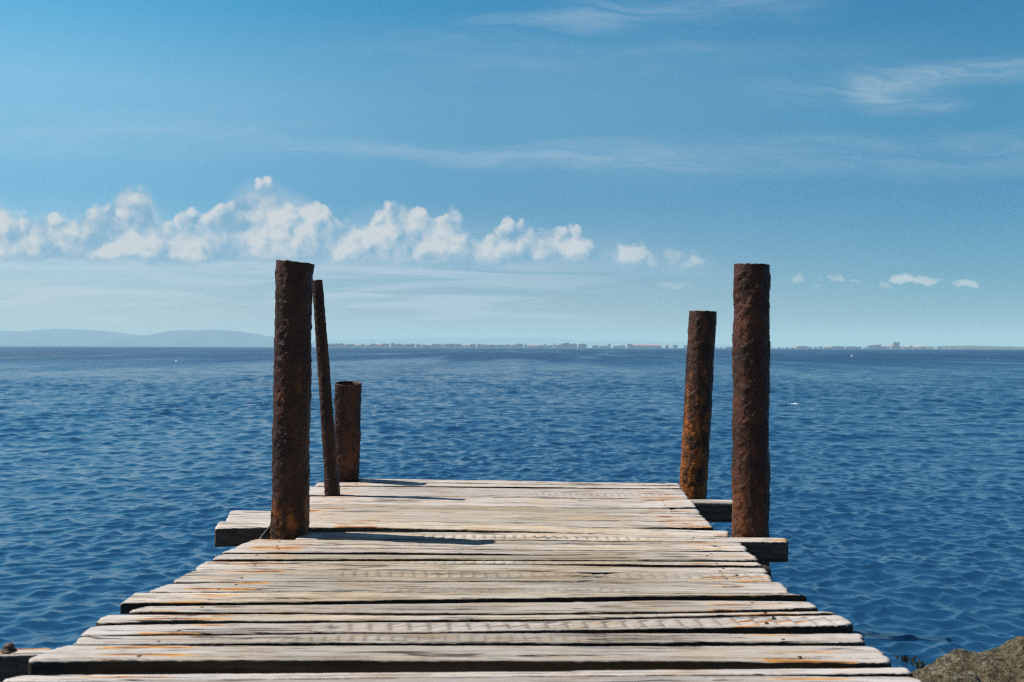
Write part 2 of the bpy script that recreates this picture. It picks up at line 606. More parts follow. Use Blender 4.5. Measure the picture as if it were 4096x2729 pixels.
wall_ms = {'grey': plain('wall_grey', (0.10, 0.135, 0.20)), 'dark': plain('wall_dark', (0.035, 0.06, 0.11)),  # grey and dark walls carry painted-in blue of the distant haze
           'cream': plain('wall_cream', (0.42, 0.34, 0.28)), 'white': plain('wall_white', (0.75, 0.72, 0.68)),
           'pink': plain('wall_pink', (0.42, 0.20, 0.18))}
roof_ms = {'red': plain('roof_red', (0.42, 0.13, 0.08)), 'slate': plain('roof_slate', (0.08, 0.09, 0.11))}


def shore(x0, x1, hgt, label, name='far_shore'):
    n, md = 160, 9
    V_ = []
    for j in range(md):
        t = j / (md - 1)
        for i in range(n):
            px = x0 + (x1 - x0) * i / (n - 1)
            p = on_y(px, 1390, YT)
            e = min(i, n - 1 - i) / 6.0
            z = hgt * min(1, t * 6) * min(1, e) * (0.8 + 0.4 * float(gn(p.x / 40, t * 6, 4.4)))
            V_.append((p.x, YT - 14 + t * 500, WATER - 0.8 + z))
    return tag(mesh_obj(name, V_, grid_faces(md, n), shore_m), label, None, None, 'structure')


shore(1240, 2765, 1.6, 'low shore under the hazy town')
shore(3060, 4800, 1.6, 'low shore under the tower and wooded point')


def house(name, x0, x1, ytop, kind='grey', roof='flat', Yoff=0.0):
    """one far building: walls, storeys set back, roof; all in real metres"""
    Yd = YT + Yoff
    a, c = on_y(x0, 1389, Yd), on_y(x1, ytop, Yd)
    zb = WATER + 0.2
    # horizon is tilted a touch by the camera roll: measure the height from the local horizon
    hor = 1390 + ((x0 + x1) / 2 - 2085) * roll
    h = max(3.0, (hor - ytop) / FPX * Yd)
    w = (x1 - x0) / FPX * Yd
    dp = min(max(10.0, w * 0.5), 22)
    cx = (a.x + c.x) / 2
    V_, F_, M_ = [], [], []

    def box(xa, xb, ya, yb, za, zc, mi):
        k = len(V_)
        V_.extend([(xa, ya, za), (xb, ya, za), (xb, yb, za), (xa, yb, za), (xa, ya, zc), (xb, ya, zc), (xb, yb, zc), (xa, yb, zc)])
        F_.extend([(k, k + 3, k + 2, k + 1), (k + 4, k + 5, k + 6, k + 7), (k, k + 1, k + 5, k + 4), (k + 1, k + 2, k + 6, k + 5), (k + 2, k + 3, k + 7, k + 6), (k + 3, k, k + 4, k + 7)])
        M_.extend([mi] * 6)
    if roof == 'gable':
        hb = h * 0.72
        box(-w / 2, w / 2, 0, dp, 0, hb, 0)
        k = len(V_)
        o = 0.5
        V_.extend([(-w / 2 - o, -o, hb), (w / 2 + o, -o, hb), (w / 2 + o, dp + o, hb), (-w / 2 - o, dp + o, hb),
                   (-w / 2 + min(3, w * .2), dp / 2, h), (w / 2 - min(3, w * .2), dp / 2, h)])
        F_.extend([(k, k + 1, k + 5, k + 4), (k + 1, k + 2, k + 5), (k + 2, k + 3, k + 4, k + 5), (k + 3, k, k + 4), (k, k + 3, k + 2, k + 1)])
        M_.extend([1] * 5)
    elif roof == 'dome':
        hb = h * 0.55
        box(-w / 2, w / 2, 0, dp, 0, hb, 0)
        k = len(V_)
        nn = 14
        for yy in (0.2, dp - 0.2):
            for i in range(nn + 1):
                an = math.pi * i / nn
                V_.append((-math.cos(an) * w * 0.48, yy, hb + math.sin(an) * (h - hb)))
        for i in range(nn):
            F_.append((k + i, k + i + 1, k + nn + 2 + i, k + nn + 1 + i)); M_.append(1)
        F_.append(tuple(range(k, k + nn + 1))); M_.append(1)
        F_.append(tuple(range(k + 2 * nn + 1, k + nn, -1))); M_.append(1)
    elif roof == 'tower':
        box(-w / 2, w / 2, 0, dp, 0, h * 0.86, 0)
        box(-w / 2 - 0.4, w / 2 + 0.4, -0.4, dp + 0.4, h * 0.86, h * 0.89, 1)
        for sx in (-1, 1):
            cxx = sx * (w / 2 - 1.6)
            box(cxx - 1.5, cxx + 1.5, 0.2, 3.2, h * 0.89, h * 1.0, 0)
            box(cxx - 0.35, cxx + 0.35, 1.3, 2.0, h * 1.0, h * 1.12, 1)
        for zz in (0.25, 0.45, 0.65):
            for xx in (-0.25, 0.25):
                box(xx * w - 1.2, xx * w + 1.2, -0.15, 0.3, h * zz, h * zz + 3, 1)
    elif roof == 'mast':
        box(-w / 2, w / 2, 0, w, 0, h * 0.35, 0)
        box(-w / 4, w / 4, w / 4, w * 3 / 4, h * 0.35, h, 0)
    else:
        box(-w / 2, w / 2, 0, dp, 0, h * 0.86, 0)
        box(-w / 2 - 0.3, w / 2 + 0.3, -0.3, dp + 0.3, h * 0.86, h * 0.90, 1)
        s = rnd.uniform(-0.2, 0.2) * w
        q = w * rnd.uniform(0.18, 0.32)
        box(s - q, s + q, dp * 0.25, dp * 0.8, h * 0.90, h, 0)
        if w > 8:
            ns = max(1, int(h / 3.6))
            for k_ in range(ns):
                box(-w / 2 + 0.8, w / 2 - 0.8, -0.12, 0.2, k_ * h * 0.82 / ns + h * 0.82 / ns * 0.45, k_ * h * 0.82 / ns + h * 0.82 / ns * 0.85, 1)
    me = bpy.data.meshes.new(name)
    me.from_pydata(V_, [], F_)
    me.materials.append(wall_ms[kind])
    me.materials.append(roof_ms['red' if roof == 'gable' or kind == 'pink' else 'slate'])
    me.polygons.foreach_set('material_index', M_)
    me.update()
    o = bpy.data.objects.new(name, me)
    o.location = (cx, Yd, zb)
    COL.objects.link(o)
    return o


S1 = [(60, 180, 205, 'grey'), (180, 260, 200, 'dark'), (260, 340, 197, 'grey'), (340, 410, 215, 'pink'), (410, 500, 212, 'grey'), (500, 545, 205, 'grey'),
      (545, 620, 225, 'pink'), (620, 680, 222, 'pink'), (680, 718, 205, 'dark'), (719, 745, 218, 'white'), (750, 850, 220, 'pink'), (850, 905, 210, 'grey'),
      (905, 958, 205, 'dark'), (960, 1060, 214, 'pink'), (1065, 1210, 203, 'dark'), (1240, 1300, 190, 'dark'), (1302, 1468, 208, 'dark'), (1470, 1505, 215, 'cream'),
      (1510, 1598, 212, 'grey'), (1600, 1690, 205, 'grey'), (1715, 1790, 212, 'dark'), (1800, 1898, 222, 'grey'), (1900, 2008, 230, 'grey'), (2010, 2068, 205, 'dark'),
      (2070, 2200, 212, 'grey'), (2210, 2268, 208, 'cream'), (2270, 2352, 205, 'grey')]
S2 = [(2, 90, 205, 'dark'), (92, 213, 210, 'grey'), (215, 378, 225, 'cream'), (380, 490, 212, 'dark'), (510, 630, 212, 'dark'), (635, 740, 222, 'grey'),
      (745, 860, 222, 'dark'), (865, 1018, 225, 'grey'), (1020, 1140, 222, 'dark'), (1150, 1233, 222, 'grey'), (1235, 1375, 205, 'grey'), (1395, 1460, 222, 'dark'),
      (1470, 1568, 228, 'cream'), (1570, 1648, 232, 'pink'), (1650, 1778, 232, 'grey'), (1780, 1815, 212, 'dark'), (1820, 1938, 235, 'grey')]
S3 = [(565, 690, 238, 'grey'), (710, 860, 245, 'grey'), (862, 905, 208, 'dark'), (960, 1078, 245, 'grey'), (1080, 1185, 238, 'grey')]
S5 = [(180, 210, 275, 'grey'), (300, 330, 272, 'grey'), (360, 390, 280, 'grey'), (445, 490, 275, 'dark'), (540, 600, 280, 'grey'),
      (895, 930, 272, 'dark'), (980, 1020, 262, 'grey'), (1045, 1080, 272, 'dark'), (1090, 1130, 255, 'dark'), (1910, 1940, 275, 'grey')]
S6 = [(100, 170, 212, 'grey'), (170, 258, 208, 'pink'), (388, 428, 210, 'dark'), (430, 558, 215, 'pink'), (560, 600, 205, 'dark'), (600, 698, 222, 'cream')]


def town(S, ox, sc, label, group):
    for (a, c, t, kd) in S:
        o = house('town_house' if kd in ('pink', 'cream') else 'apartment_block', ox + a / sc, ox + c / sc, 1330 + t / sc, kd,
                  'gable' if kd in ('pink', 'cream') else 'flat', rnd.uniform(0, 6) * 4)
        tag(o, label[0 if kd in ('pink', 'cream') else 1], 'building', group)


GT = 'buildings of the hazy town along the horizon'
town(S1, 1300, 4.708, ('small low pinkish house in the dense town row right of the short open post', 'flat roofed blue grey block in the dense town row right of the short open post'), GT + ', dense end')
town(S2, 1800, 4.708, ('pale house with a red roof in the middle of the town skyline', 'flat roofed blue grey block in the middle of the town skyline'), GT + ', middle')
town(S3, 2250, 4.708, ('', 'small hazy block in the gappy row left of the long red roofed building'), GT + ', gappy row')
town(S5, 3050, 4.708, ('', 'tiny hazy house standing alone between the tall right post and the tower'), 'scattered houses right of the right hand posts')
town(S6, 3500, 3.95, ('small pinkish house in the cluster around the square tower', 'small dark block in the cluster around the square tower'), 'houses around the square tower')
one = lambda ox, sc, a, c, t, kd, rf, name, label, cat='building', off=0: tag(house(name, ox + a / sc, ox + c / sc, 1330 + t / sc, kd, rf, off), label, cat)
one(1300, 4.708, 874, 888, 150, 'grey', 'mast', 'radio_mast', 'thin mast rising above the dense left end of the town', 'mast', 30)
one(1800, 4.708, 1942, 1985, 205, 'white', 'flat', 'white_building', 'narrow white building left of the tall stepped blue block')
one(1800, 4.708, 1990, 2100, 225, 'dark', 'flat', 'apartment_block', 'low wing joining the white building and the tall stepped block')
one(1800, 4.708, 2102, 2265, 190, 'dark', 'flat', 'apartment_block', 'tallest stepped blue block in the middle of the town')
one(2250, 4.708, 150, 275, 206, 'grey', 'flat', 'apartment_block', 'hazy block just right of the tallest stepped block')
one(2250, 4.708, 300, 462, 206, 'dark', 'flat', 'apartment_block', 'stepped block before the first gap of open sky in the town')
one(2250, 4.708, 1225, 1314, 205, 'dark', 'flat', 'apartment_block', 'tower block at the left end of the long red roofed building')
one(2250, 4.708, 1316, 1865, 224, 'grey', 'gable', 'long_building', 'long low building with a reddish roof left of the leaning orange rusty post')
one(2250, 4.708, 1940, 2005, 222, 'dark', 'gable', 'town_house', 'lone house with a peaked roof right of the long red roofed building')
one(2250, 4.708, 2090, 2170, 232, 'dark', 'flat', 'apartment_block', 'lone square block two gaps right of the long red roofed building')
one(2250, 4.708, 2285, 2350, 238, 'grey', 'flat', 'apartment_block', 'lone block at the left edge of the leaning orange rusty post')
one(2650, 4.708, 980, 1015, 255, 'grey', 'flat', 'town_house', 'tiny house seen just right of the leaning orange post')
one(2650, 4.708, 1095, 1130, 262, 'grey', 'flat', 'town_house', 'tiny house in the middle of the gap between the two right posts')
one(2650, 4.708, 1200, 1320, 265, 'dark', 'flat', 'apartment_block', 'low block at the left edge of the tall straight right post')
one(3050, 4.708, 640, 880, 248, 'pink', 'dome', 'domed_hall', 'low hall with a rounded roof right of the tall straight post')
one(3050, 4.708, 1165, 1328, 262, 'grey', 'gable', 'long_building', 'long low pinkish building, left of two in line with one another')
one(3050, 4.708, 1331, 1540, 252, 'dark', 'flat', 'long_building', 'long flat building between the pinkish one and a gap')
one(3050, 4.708, 1590, 1860, 258, 'dark', 'flat', 'long_building', 'long flat building standing alone left of the tower cluster')
one(3050, 4.708, 1985, 2240, 232, 'grey', 'dome', 'domed_hall', 'broad rounded block left of the square tower')
one(3050, 4.708, 2219, 2233, 195, 'grey', 'mast', 'radio_mast', 'thin mast on the broad block left of the square tower', 'mast', 30)
one(3500, 3.95, 0, 98, 190, 'grey', 'flat', 'apartment_block', 'block between the rounded block and the tower cluster')
one(3500, 3.95, 262, 304, 185, 'cream', 'gable', 'town_house', 'pale house leaning against the left side of the square tower')
one(3500, 3.95, 305, 386, 142, 'dark', 'tower', 'tower_building', 'dark square tower with two corner turrets on the right horizon', 'tower', 20)
one(3500, 3.95, 700, 802, 210, 'pink', 'gable', 'town_house', 'low red roofed house right of the tower, before the wooded point')
one(3500, 3.95, 972, 1050, 215, 'white', 'flat', 'white_building', 'pale block standing against the wooded point')
one(3500, 3.95, 1180, 1225, 236, 'white', 'gable', 'town_house', 'tiny white house at the foot of the wooded point')
one(3500, 3.95, 1315, 1360, 238, 'pink', 'gable', 'town_house', 'tiny red roofed house at the foot of the wooded point', 'building', -8)

# woods on the right hand point
leaf_m, g, b, o_ = material('far_foliage')
geo = g.new('ShaderNodeNewGeometry')
g.put(b.inputs['Base Color'], g.ramp(g.noise(geo.outputs['Position'], 0.12, 4.0), [(0.35, (0.025, 0.045, 0.03)), (0.65, (0.07, 0.10, 0.05))]))
b.inputs['Roughness'].default_value = 1.0
n, md = 420, 12
V_ = []
for j in range(md):
    t = j / (md - 1)
    for i in range(n):
        px = 3705 + (4800 - 3705) * i / (n - 1)
        top = np.interp(px, [3705, 3730, 3780, 3830, 3940, 4096, 4300, 4800], [1390, 1383, 1383, 1380, 1381, 1384, 1386, 1390])
        hor = 1390 + (px - 2085) * roll
        h = max(0.5, (hor - top) / FPX * YT)
        x = on_y(px, 1390, YT).x
        prof = min(1, t * 2.2) ** 0.5 if t < 0.7 else max(0, (1 - t) / 0.3)
        z = h * prof * (0.86 + 0.30 * float(gn(x / 5.0, t * 30, 7.7)) + 0.2 * float(gn(x / 1.8, t * 70, 1.7)))
        V_.append((x, YT + 2 + t * 90, WATER - 0.4 + z))
wd = mesh_obj('woods', V_, grid_faces(md, n), leaf_m)
tag(wd, 'dark wooded point at the right end of the horizon', None, None, 'stuff')

# small boat far out
hull_m = plain('boat_hull_paint', (0.20, 0.05, 0.06), 0.5)
cab_m = plain('boat_cabin_paint', (0.35, 0.30, 0.32), 0.5)
bp = on_y(1713, 1390.4, 1900)
boat = tag(empty('boat', (bp.x, 1900, WATER)), 'small dark red boat far out in front of the town', 'boat')
V_, F_ = [], []
ns = 11
for i in range(ns):
    t = i / (ns - 1)
    x = (t - 0.5) * 5.6
    wdt = 1.0 * (1 - max(0, (t - 0.45) / 0.55) ** 2.2) * (0.85 + 0.15 * min(1, t * 4)) + 0.03
    sh = 0.85 + 0.35 * t * t
    for (yy, zz) in ((-wdt, sh), (-wdt * 0.9, 0.35), (-wdt * 0.45, -0.25), (wdt * 0.45, -0.25), (wdt * 0.9, 0.35), (wdt, sh), (wdt * .8, sh - .15), (-wdt * .8, sh - .15)):
        V_.append((x, yy, zz))
F_ = grid_faces(ns, 8, 0, True) + [list(range(8)), list(range((ns - 1) * 8, ns * 8))[::-1]]
hl = mesh_obj('hull', V_, F_, hull_m, boat)
V_ = []
for z, s in ((0.6, 1.0), (1.5, 0.92), (1.85, 0.8), (1.95, 0.85), (2.02, 0.6)):
    for a in range(12):
        an = a / 12 * 2 * math.pi
        V_.append((-0.5 + 0.95 * s * math.copysign(abs(math.cos(an)) ** 0.5, math.cos(an)), 0.6 * s * math.copysign(abs(math.sin(an)) ** 0.5, math.sin(an)), z))
mesh_obj('cabin', V_, grid_faces(5, 12, 0, True) + [list(range(48, 60))], cab_m, boat, False)

# ------------------------------------------------------------------ weathered wood
def wood_mat(name, rust_l=(-0.80, 0.24), rust_r=(0.60, 0.23), beam=False, rust=0.24):
    m, g, b, o_ = material(name)
    geo = g.new('ShaderNodeNewGeometry')
    pos = geo.outputs['Position']
    oi = g.new('ShaderNodeObjectInfo')
    rv = oi.outputs['Random']
    s = g.sep(pos)
    px = g.m('ADD', s[0], g.m('MULTIPLY', rv, 40.0))
    bend = g.m('MULTIPLY', g.m('SUBTRACT', g.noise(g.xyz(g.m('MULTIPLY', px, 2.0), g.m('MULTIPLY', s[1], 7.0), 0.0), 1.0, 3.0), 0.5), 0.06)
    wv = g.m('ADD', s[1], bend)
    gr_f = g.noise(g.xyz(g.m('MULTIPLY', px, 6.0), g.m('MULTIPLY', wv, 330.0), g.m('MULTIPLY', s[2], 330.0)), 1.0, 4.0, 0.65)
    gr_c = g.noise(g.xyz(g.m('MULTIPLY', px, 2.2), g.m('MULTIPLY', wv, 75.0), g.m('MULTIPLY', s[2], 75.0)), 1.0, 5.0, 0.6)
    blot = g.noise(g.xyz(g.m('MULTIPLY', px, 2.6), g.m('MULTIPLY', s[1], 7.0), 3.0), 1.0, 4.0, 0.6)
    blot2 = g.noise(g.xyz(g.m('MULTIPLY', px, 6.0), g.m('MULTIPLY', s[1], 14.0), 6.0), 1.0, 5.0, 0.65)
    base = g.ramp(gr_c, [(0.30, (0.25, 0.205, 0.168)), (0.42, (0.39, 0.335, 0.28)), (0.56, (0.53, 0.475, 0.42)), (0.72, (0.66, 0.61, 0.565))])
    # honey coloured boards, and boards gone silver grey
    warm = g.mix(g.m('MULTIPLY', g.ss(blot, 0.40, 0.66), 0.70), base, (0.50, 0.375, 0.245))
    silver = g.mix(g.m('MULTIPLY', g.ss(g.m('ADD', blot2, g.m('MULTIPLY', rv, 0.2)), 0.50, 0.72), 0.5), warm, (0.52, 0.505, 0.48))
    tonev = g.m('ADD', 0.68, g.m('MULTIPLY', g.m('FRACT', g.m('MULTIPLY', rv, 7.31)), 0.42))
    c = g.mix(1.0, silver, g.xyz(tonev, tonev, g.m('MULTIPLY', tonev, g.m('ADD', 0.92, g.m('MULTIPLY', rv, 0.12)))), 'MULTIPLY')
    outer = g.ss(g.m('ABSOLUTE', g.m('ADD', s[0], 0.11)), 0.35, 0.90, 0.0, 0.55)
    c = g.mix(outer, c, (0.60, 0.565, 0.54))
    c = g.mix(g.ss(gr_f, 0.58, 0.40), c, g.mix(1.0, c, (0.72, 0.67, 0.63), 'MULTIPLY'))
    # dirty, worn patches
    c = g.mix(g.ss(blot2, 0.44, 0.32, 0.0, 0.45), c, (0.16, 0.13, 0.095))
    # knots
    kn = g.new('ShaderNodeTexVoronoi', feature='F1')
    g.put(kn.inputs['Vector'], g.xyz(g.m('MULTIPLY', px, 1.7), g.m('MULTIPLY', wv, 6.5), 0.0))
    kn.inputs['Scale'].default_value = 1.0
    c = g.mix(g.ss(kn.outputs['Distance'], 0.085, 0.045, 0.0, 0.8), c, (0.10, 0.06, 0.035))
    # long drying cracks that follow the grain
    cn = g.noise(g.xyz(g.m('MULTIPLY', px, 1.6), g.m('MULTIPLY', wv, 42.0), 12.0), 1.0, 2.0, 0.5)
    cmask = g.ss(g.noise(g.xyz(g.m('MULTIPLY', px, 2.4), g.m('MULTIPLY', s[1], 16.0), 21.0), 1.0, 2.0), 0.50, 0.60)
    crk = g.m('MULTIPLY', g.ss(g.m('ABSOLUTE', g.m('SUBTRACT', cn, 0.5)), 0.030, 0.010), cmask)
    # short dark splits and dashes
    dash = g.noise(g.xyz(g.m('MULTIPLY', px, 7.0), g.m('MULTIPLY', s[1], 130.0), g.m('MULTIPLY', s[2], 60.0)), 1.0, 2.0, 0.5)
    sl_ = g.ss(g.m('ABSOLUTE', g.m('SUBTRACT', s[0], rust_l[0])), rust_l[1], 0.05)
    sr_ = g.ss(g.m('ABSOLUTE', g.m('SUBTRACT', s[0], rust_r[0])), rust_r[1], 0.05)
    side = g.m('ADD', sl_, sr_, clamp=True)
    thr = g.m('SUBTRACT', 0.70, g.m('MULTIPLY', side, 0.045))
    dk = g.m('MAXIMUM', g.ss(dash, thr, g.m('ADD', thr, 0.03)), crk)
    c = g.mix(g.m('MULTIPLY', dk, 0.9), c, (0.030, 0.022, 0.016))
    # dirt lodged in the saw grooves; open splits coloured darker towards their middle
    ga = g.new('ShaderNodeAttribute'); ga.attribute_name = 'groove'
    c = g.mix(g.m('MULTIPLY', ga.outputs['Fac'], 0.62), c, (0.26, 0.20, 0.15))
    sa = g.new('ShaderNodeAttribute'); sa.attribute_name = 'split'
    c = g.mix(g.ss(sa.outputs['Fac'], 0.25, 0.65, 0.0, 0.93), c, (0.028, 0.021, 0.015))
    # rust that has run along the grain from the nails
    rn = g.noise(g.xyz(g.m('MULTIPLY', px, 2.6), g.m('MULTIPLY', s[1], 42.0), 9.0), 1.0, 3.0, 0.55)
    rth = g.m('SUBTRACT', 0.78, g.m('MULTIPLY', side, rust))
    rm = g.ss(rn, rth, g.m('ADD', rth, 0.12))
    rc = g.ramp(rm, [(0.2, (0.56, 0.33, 0.12)), (0.65, (0.50, 0.20, 0.03)), (1.0, (0.17, 0.045, 0.010))])
    c = g.mix(g.m('MULTIPLY', g.ss(rm, 0.0, 0.35), g.ss(gr_f, 0.28, 0.5, 0.55, 0.95)), c, rc)
    # a trace of green at the damp edges
    gn_ = g.noise(pos, 6.0, 4.0, 0.6)
    c = g.mix(g.ss(gn_, 0.58, 0.75, 0.0, 0.35), c, (0.22, 0.25, 0.165))
    # upright faces painted dark: the shade of the gaps put into the colour
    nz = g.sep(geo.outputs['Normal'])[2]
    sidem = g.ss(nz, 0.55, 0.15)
    side_shade = g.ramp(gr_c, [(0.3, (0.026, 0.020, 0.013)), (0.7, (0.075, 0.058, 0.040))])
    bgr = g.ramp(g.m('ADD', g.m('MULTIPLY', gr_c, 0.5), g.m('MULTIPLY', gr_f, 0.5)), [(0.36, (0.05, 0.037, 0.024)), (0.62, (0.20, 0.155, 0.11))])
    c = g.mix(sidem, c, bgr if beam else side_shade)
    g.put(b.inputs['Base Color'], c)
    b.inputs['Roughness'].default_value = 0.85
    b.inputs['Specular IOR Level'].default_value = 0.2
    hh = g.m('ADD', g.m('MULTIPLY', gr_f, 0.0022), g.m('MULTIPLY', gr_c, 0.0028))
    hh = g.m('SUBTRACT', hh, g.m('MULTIPLY', dk, 0.004))
    hh = g.m('ADD', hh, g.m('MULTIPLY', g.noise(pos, 160.0, 2.0), 0.0008))
    g.put(b.inputs['Normal'], g.bump(hh, 1.0, 0.9))
    return m


WOOD = wood_mat('weathered_wood')
WOOD_BEAM = wood_mat('weathered_beam_wood', (-0.60, 0.14), (0.86, 0.36), True, 0.27)
WOOD_RUSTY = wood_mat('rust_stained_beam_wood', (-1.18, 0.36), (3.0, 0.1), True, 0.31)
WOOD_PLAIN = wood_mat('plain_beam_wood', (-3.0, 0.1), (3.0, 0.1), True, 0.1)

pier = tag(empty('wooden_pier', (-0.1, 3.6, 0.0)), 'weathered wooden pier of uneven grey planks leading out over the sea', 'pier')
PB = Vector((-0.1, 3.6, 0.0))


def plank(back, front, thick=0.03, ztop=0.0, cracks=(), ribs=None, notches=(), corner=0.03, seed=0, name='plank', n=300, m=62, mat=None, wav=1.0, gap=0.0025):
    """back / front: edge polylines in photo pixels, unprojected to the deck"""
    rs_ = np.random.RandomState(seed + 100)
    if ribs: n = 620

    def poly(pts):
        P_ = np.array([list(on_z(x, y, ztop))[:2] for x, y in pts])
        return P_
    Bk, Fr = poly(back), poly(front)
    s = np.linspace(0, 1, n)
    s = 0.5 - 0.5 * np.cos(np.pi * s) * 0.12 - 0.44 * (1 - 2 * s)        # a little denser at the ends
    s = (s - s[0]) / (s[-1] - s[0])

    def samp(P_):
        x = P_[0, 0] + (P_[-1, 0] - P_[0, 0]) * s
        y = np.interp(x, P_[:, 0], P_[:, 1])
        return x, y
    bx_, by_ = samp(Bk)
    fx_, fy_ = samp(Fr)
    wv = lambda x, k: wav * (0.0022 * gn(x * 2.1, seed * 3.7 + k, 0.5) + 0.0018 * gn(x * 9, seed * 1.9 + k, 1.5) + 0.0016 * gn(x * 34, seed + k, 2.5) + 0.0012 * gn(x * 90, seed + k, 5.5))
    chip = lambda x, k: 0.009 * np.maximum(0, gn(x * 13, seed * 2.3 + k, 3.1) - 0.45)
    by_ = by_ + wv(bx_, 0.3) - gap - chip(bx_, 4.0)
    fy_ = fy_ + wv(fx_, 7.3) + gap + chip(fx_, 9.0)
    for (edge, px, py, hw, dp) in notches:
        x0 = on_z(px, py).x
        if edge == 'b': by_ = by_ - dp * sstep(hw * 1.25, hw * 0.8, np.abs(bx_ - x0))
        else: fy_ = fy_ + dp * sstep(hw * 1.25, hw * 0.8, np.abs(fx_ - x0))
    t = np.concatenate([[0, .012, .03, .055], np.linspace(.085, .915, m - 8), [.945, .97, .988, 1]])
    T_, S_ = np.meshgrid(t, s, indexing='ij')
    Xg = bx_[None, :] * (1 - T_) + fx_[None, :] * T_
    Yg = by_[None, :] * (1 - T_) + fy_[None, :] * T_
    width = float(np.mean(by_ - fy_))
    # worn, ragged ends
    cr = corner * 0.5
    dy_e = np.minimum(T_, 1 - T_) * width
    ins = np.where(dy_e < cr, cr - np.sqrt(np.maximum(0, cr * cr - (cr - dy_e) ** 2)), 0)
    ragL = np.abs(0.010 * gn(T_ * width * 40, seed + 0.3, 0.7)) + 0.006 * np.abs(gn(T_ * width * 130, seed + 0.9, 0.2))
    ragR = np.abs(0.012 * gn(T_ * width * 40, seed + 5.3, 3.7)) + 0.007 * np.abs(gn(T_ * width * 130, seed + 2.9, 8.2))
    wl = np.clip(1 - S_ / 0.12, 0, 1) ** 2
    wr_ = np.clip(1 - (1 - S_) / 0.12, 0, 1) ** 2
    Xg = Xg + (ins + ragL) * wl - (ins + ragR) * wr_
    # relief of the top
    Zg = np.zeros_like(Xg)
    GR = np.zeros_like(Xg)
    SP = np.zeros_like(Xg)
    Lx = Xg[0, -1] - Xg[0, 0]
    er = 0.003
    dE = np.minimum(T_, 1 - T_) * width
    rough_e = 1 + 0.8 * gn(Xg * 9, seed * 2.0, 4.0)
    Zg -= 0.0026 * rough_e * np.maximum(0, 1 - dE / er) ** 2
    dX = np.minimum(Xg - Xg.min(axis=1, keepdims=True), Xg.max(axis=1, keepdims=True) - Xg)
    Zg -= 0.005 * np.maximum(0, 1 - dX / 0.008) ** 2
    Zg += 0.0012 * gn(Xg * 2.2, Yg * 9, seed + 0.5) + 0.0010 * gn(Xg * 4, Yg * 60, seed + 1.5) + 0.0006 * gn(Xg * 9, Yg * 190, seed + 4.5)
    Zg += rs_.uniform(-0.003, 0.003) * (2 * T_ - 1) + rs_.uniform(-0.002, 0.002)
    if ribs:
        per, amp, slant, t0, t1, s0, s1 = ribs
        msk = sstep(t0, t0 + 0.08, T_) * sstep(t1, t1 - 0.08, T_) * sstep(s0, s0 + 0.08, S_) * sstep(s1, s1 - 0.08, S_)
        ph = (Xg + 0.28 * slant * Yg + 0.006 * gn(Xg * 1.5, 0.5, seed)) / per
        fr = ph - np.floor(ph)
        GR = msk * sstep(0.45, 0.78, fr) * sstep(1.0, 0.88, fr) * (0.75 + 0.5 * gn(Xg * 5, Yg * 30, seed + 19))
        Zg += 1.8 * amp * msk * (np.where(fr < 0.75, fr / 0.75, (1 - fr) / 0.25) - 0.5) * (0.7 + 0.6 * gn(Xg * 3, Yg * 5, seed + 9))
    for (tc_, slope, s0, s1, wdt, dep) in cracks:
        line = tc_ + slope * (S_ - 0.5) + 0.03 * gn(S_ * 5 + tc_ * 9, seed + 0.2, 0.4) + 0.012 * gn(S_ * 22, seed + 0.2, 6.4)
        along = sstep(s0, s0 + 0.10, S_) * sstep(s1, s1 - 0.10, S_)
        ww = wdt * (0.25 + 0.75 * along) * (1 + 0.5 * gn(S_ * 14, seed, tc_ * 30))
        cut = along * np.exp(-((T_ - line) * width / np.maximum(ww, 1e-4)) ** 2)
        SP = np.maximum(SP, cut)
        Zg -= dep * cut
    # hairline splits
    for k in range(rs_.randint(4, 9)):
        tc_ = rs_.uniform(.1, .9); a = rs_.uniform(0, .85); l = rs_.uniform(.08, .35)
        line = tc_ + rs_.uniform(-.05, .05) * (S_ - a) + 0.02 * gn(S_ * 9 + k, seed + 0.2, 1.4)
        along = sstep(a, a + l * .4, S_) * sstep(a + l, a + l * .6, S_)
        cut = along * np.exp(-((T_ - line) * width / 0.0024) ** 2)
        SP = np.maximum(SP, 0.8 * cut)
        Zg -= 0.004 * cut
    Zg = ztop + Zg
    nt, nsn = T_.shape
    top = np.stack([Xg, Yg, Zg], -1).reshape(-1, 3)
    idx = np.arange(nt * nsn).reshape(nt, nsn)
    per_ = np.concatenate([idx[0, :], idx[1:, -1], idx[-1, -2::-1], idx[-2:0:-1, 0]])
    ctr = np.array([Xg.mean(), Yg.mean()])
    V_ = [top]
    rows = [per_]
    base = len(top)
    pv_ = top[per_]
    nrm = np.zeros((len(per_), 2))
    nrm[:nsn, 1] = 1
    nrm[nsn + nt - 1:nsn + nt - 1 + nsn - 1, 1] = -1
    for kk, q in enumerate((0.12, 0.4, 0.75, 1.0)):
        w_ = pv_.copy()
        w_[:, 2] = np.minimum(pv_[:, 2] - 0.001, ztop - thick * q + 0.0015 * gn(pv_[:, 0] * 6, pv_[:, 1] * 20, kk + seed))
        w_[:, :2] += nrm * (0.0012 * gn(pv_[:, 0] * 30, q * 9, seed + kk))[:, None]
        V_.append(w_)
        rows.append(np.arange(base, base + len(per_)))
        base += len(per_)
    faces = []
    # top grid: row 0 is the far edge -> keep normals up
    a = idx[:-1, :-1]; b_ = idx[1:, :-1]; c_ = idx[1:, 1:]; d_ = idx[:-1, 1:]
    faces += np.stack([a, b_, c_, d_], -1).reshape(-1, 4).tolist()
    for k in range(len(rows) - 1):
        r0, r1 = rows[k], rows[k + 1]
        faces += np.stack([r0, np.roll(r0, -1), np.roll(r1, -1), r1], -1).tolist()
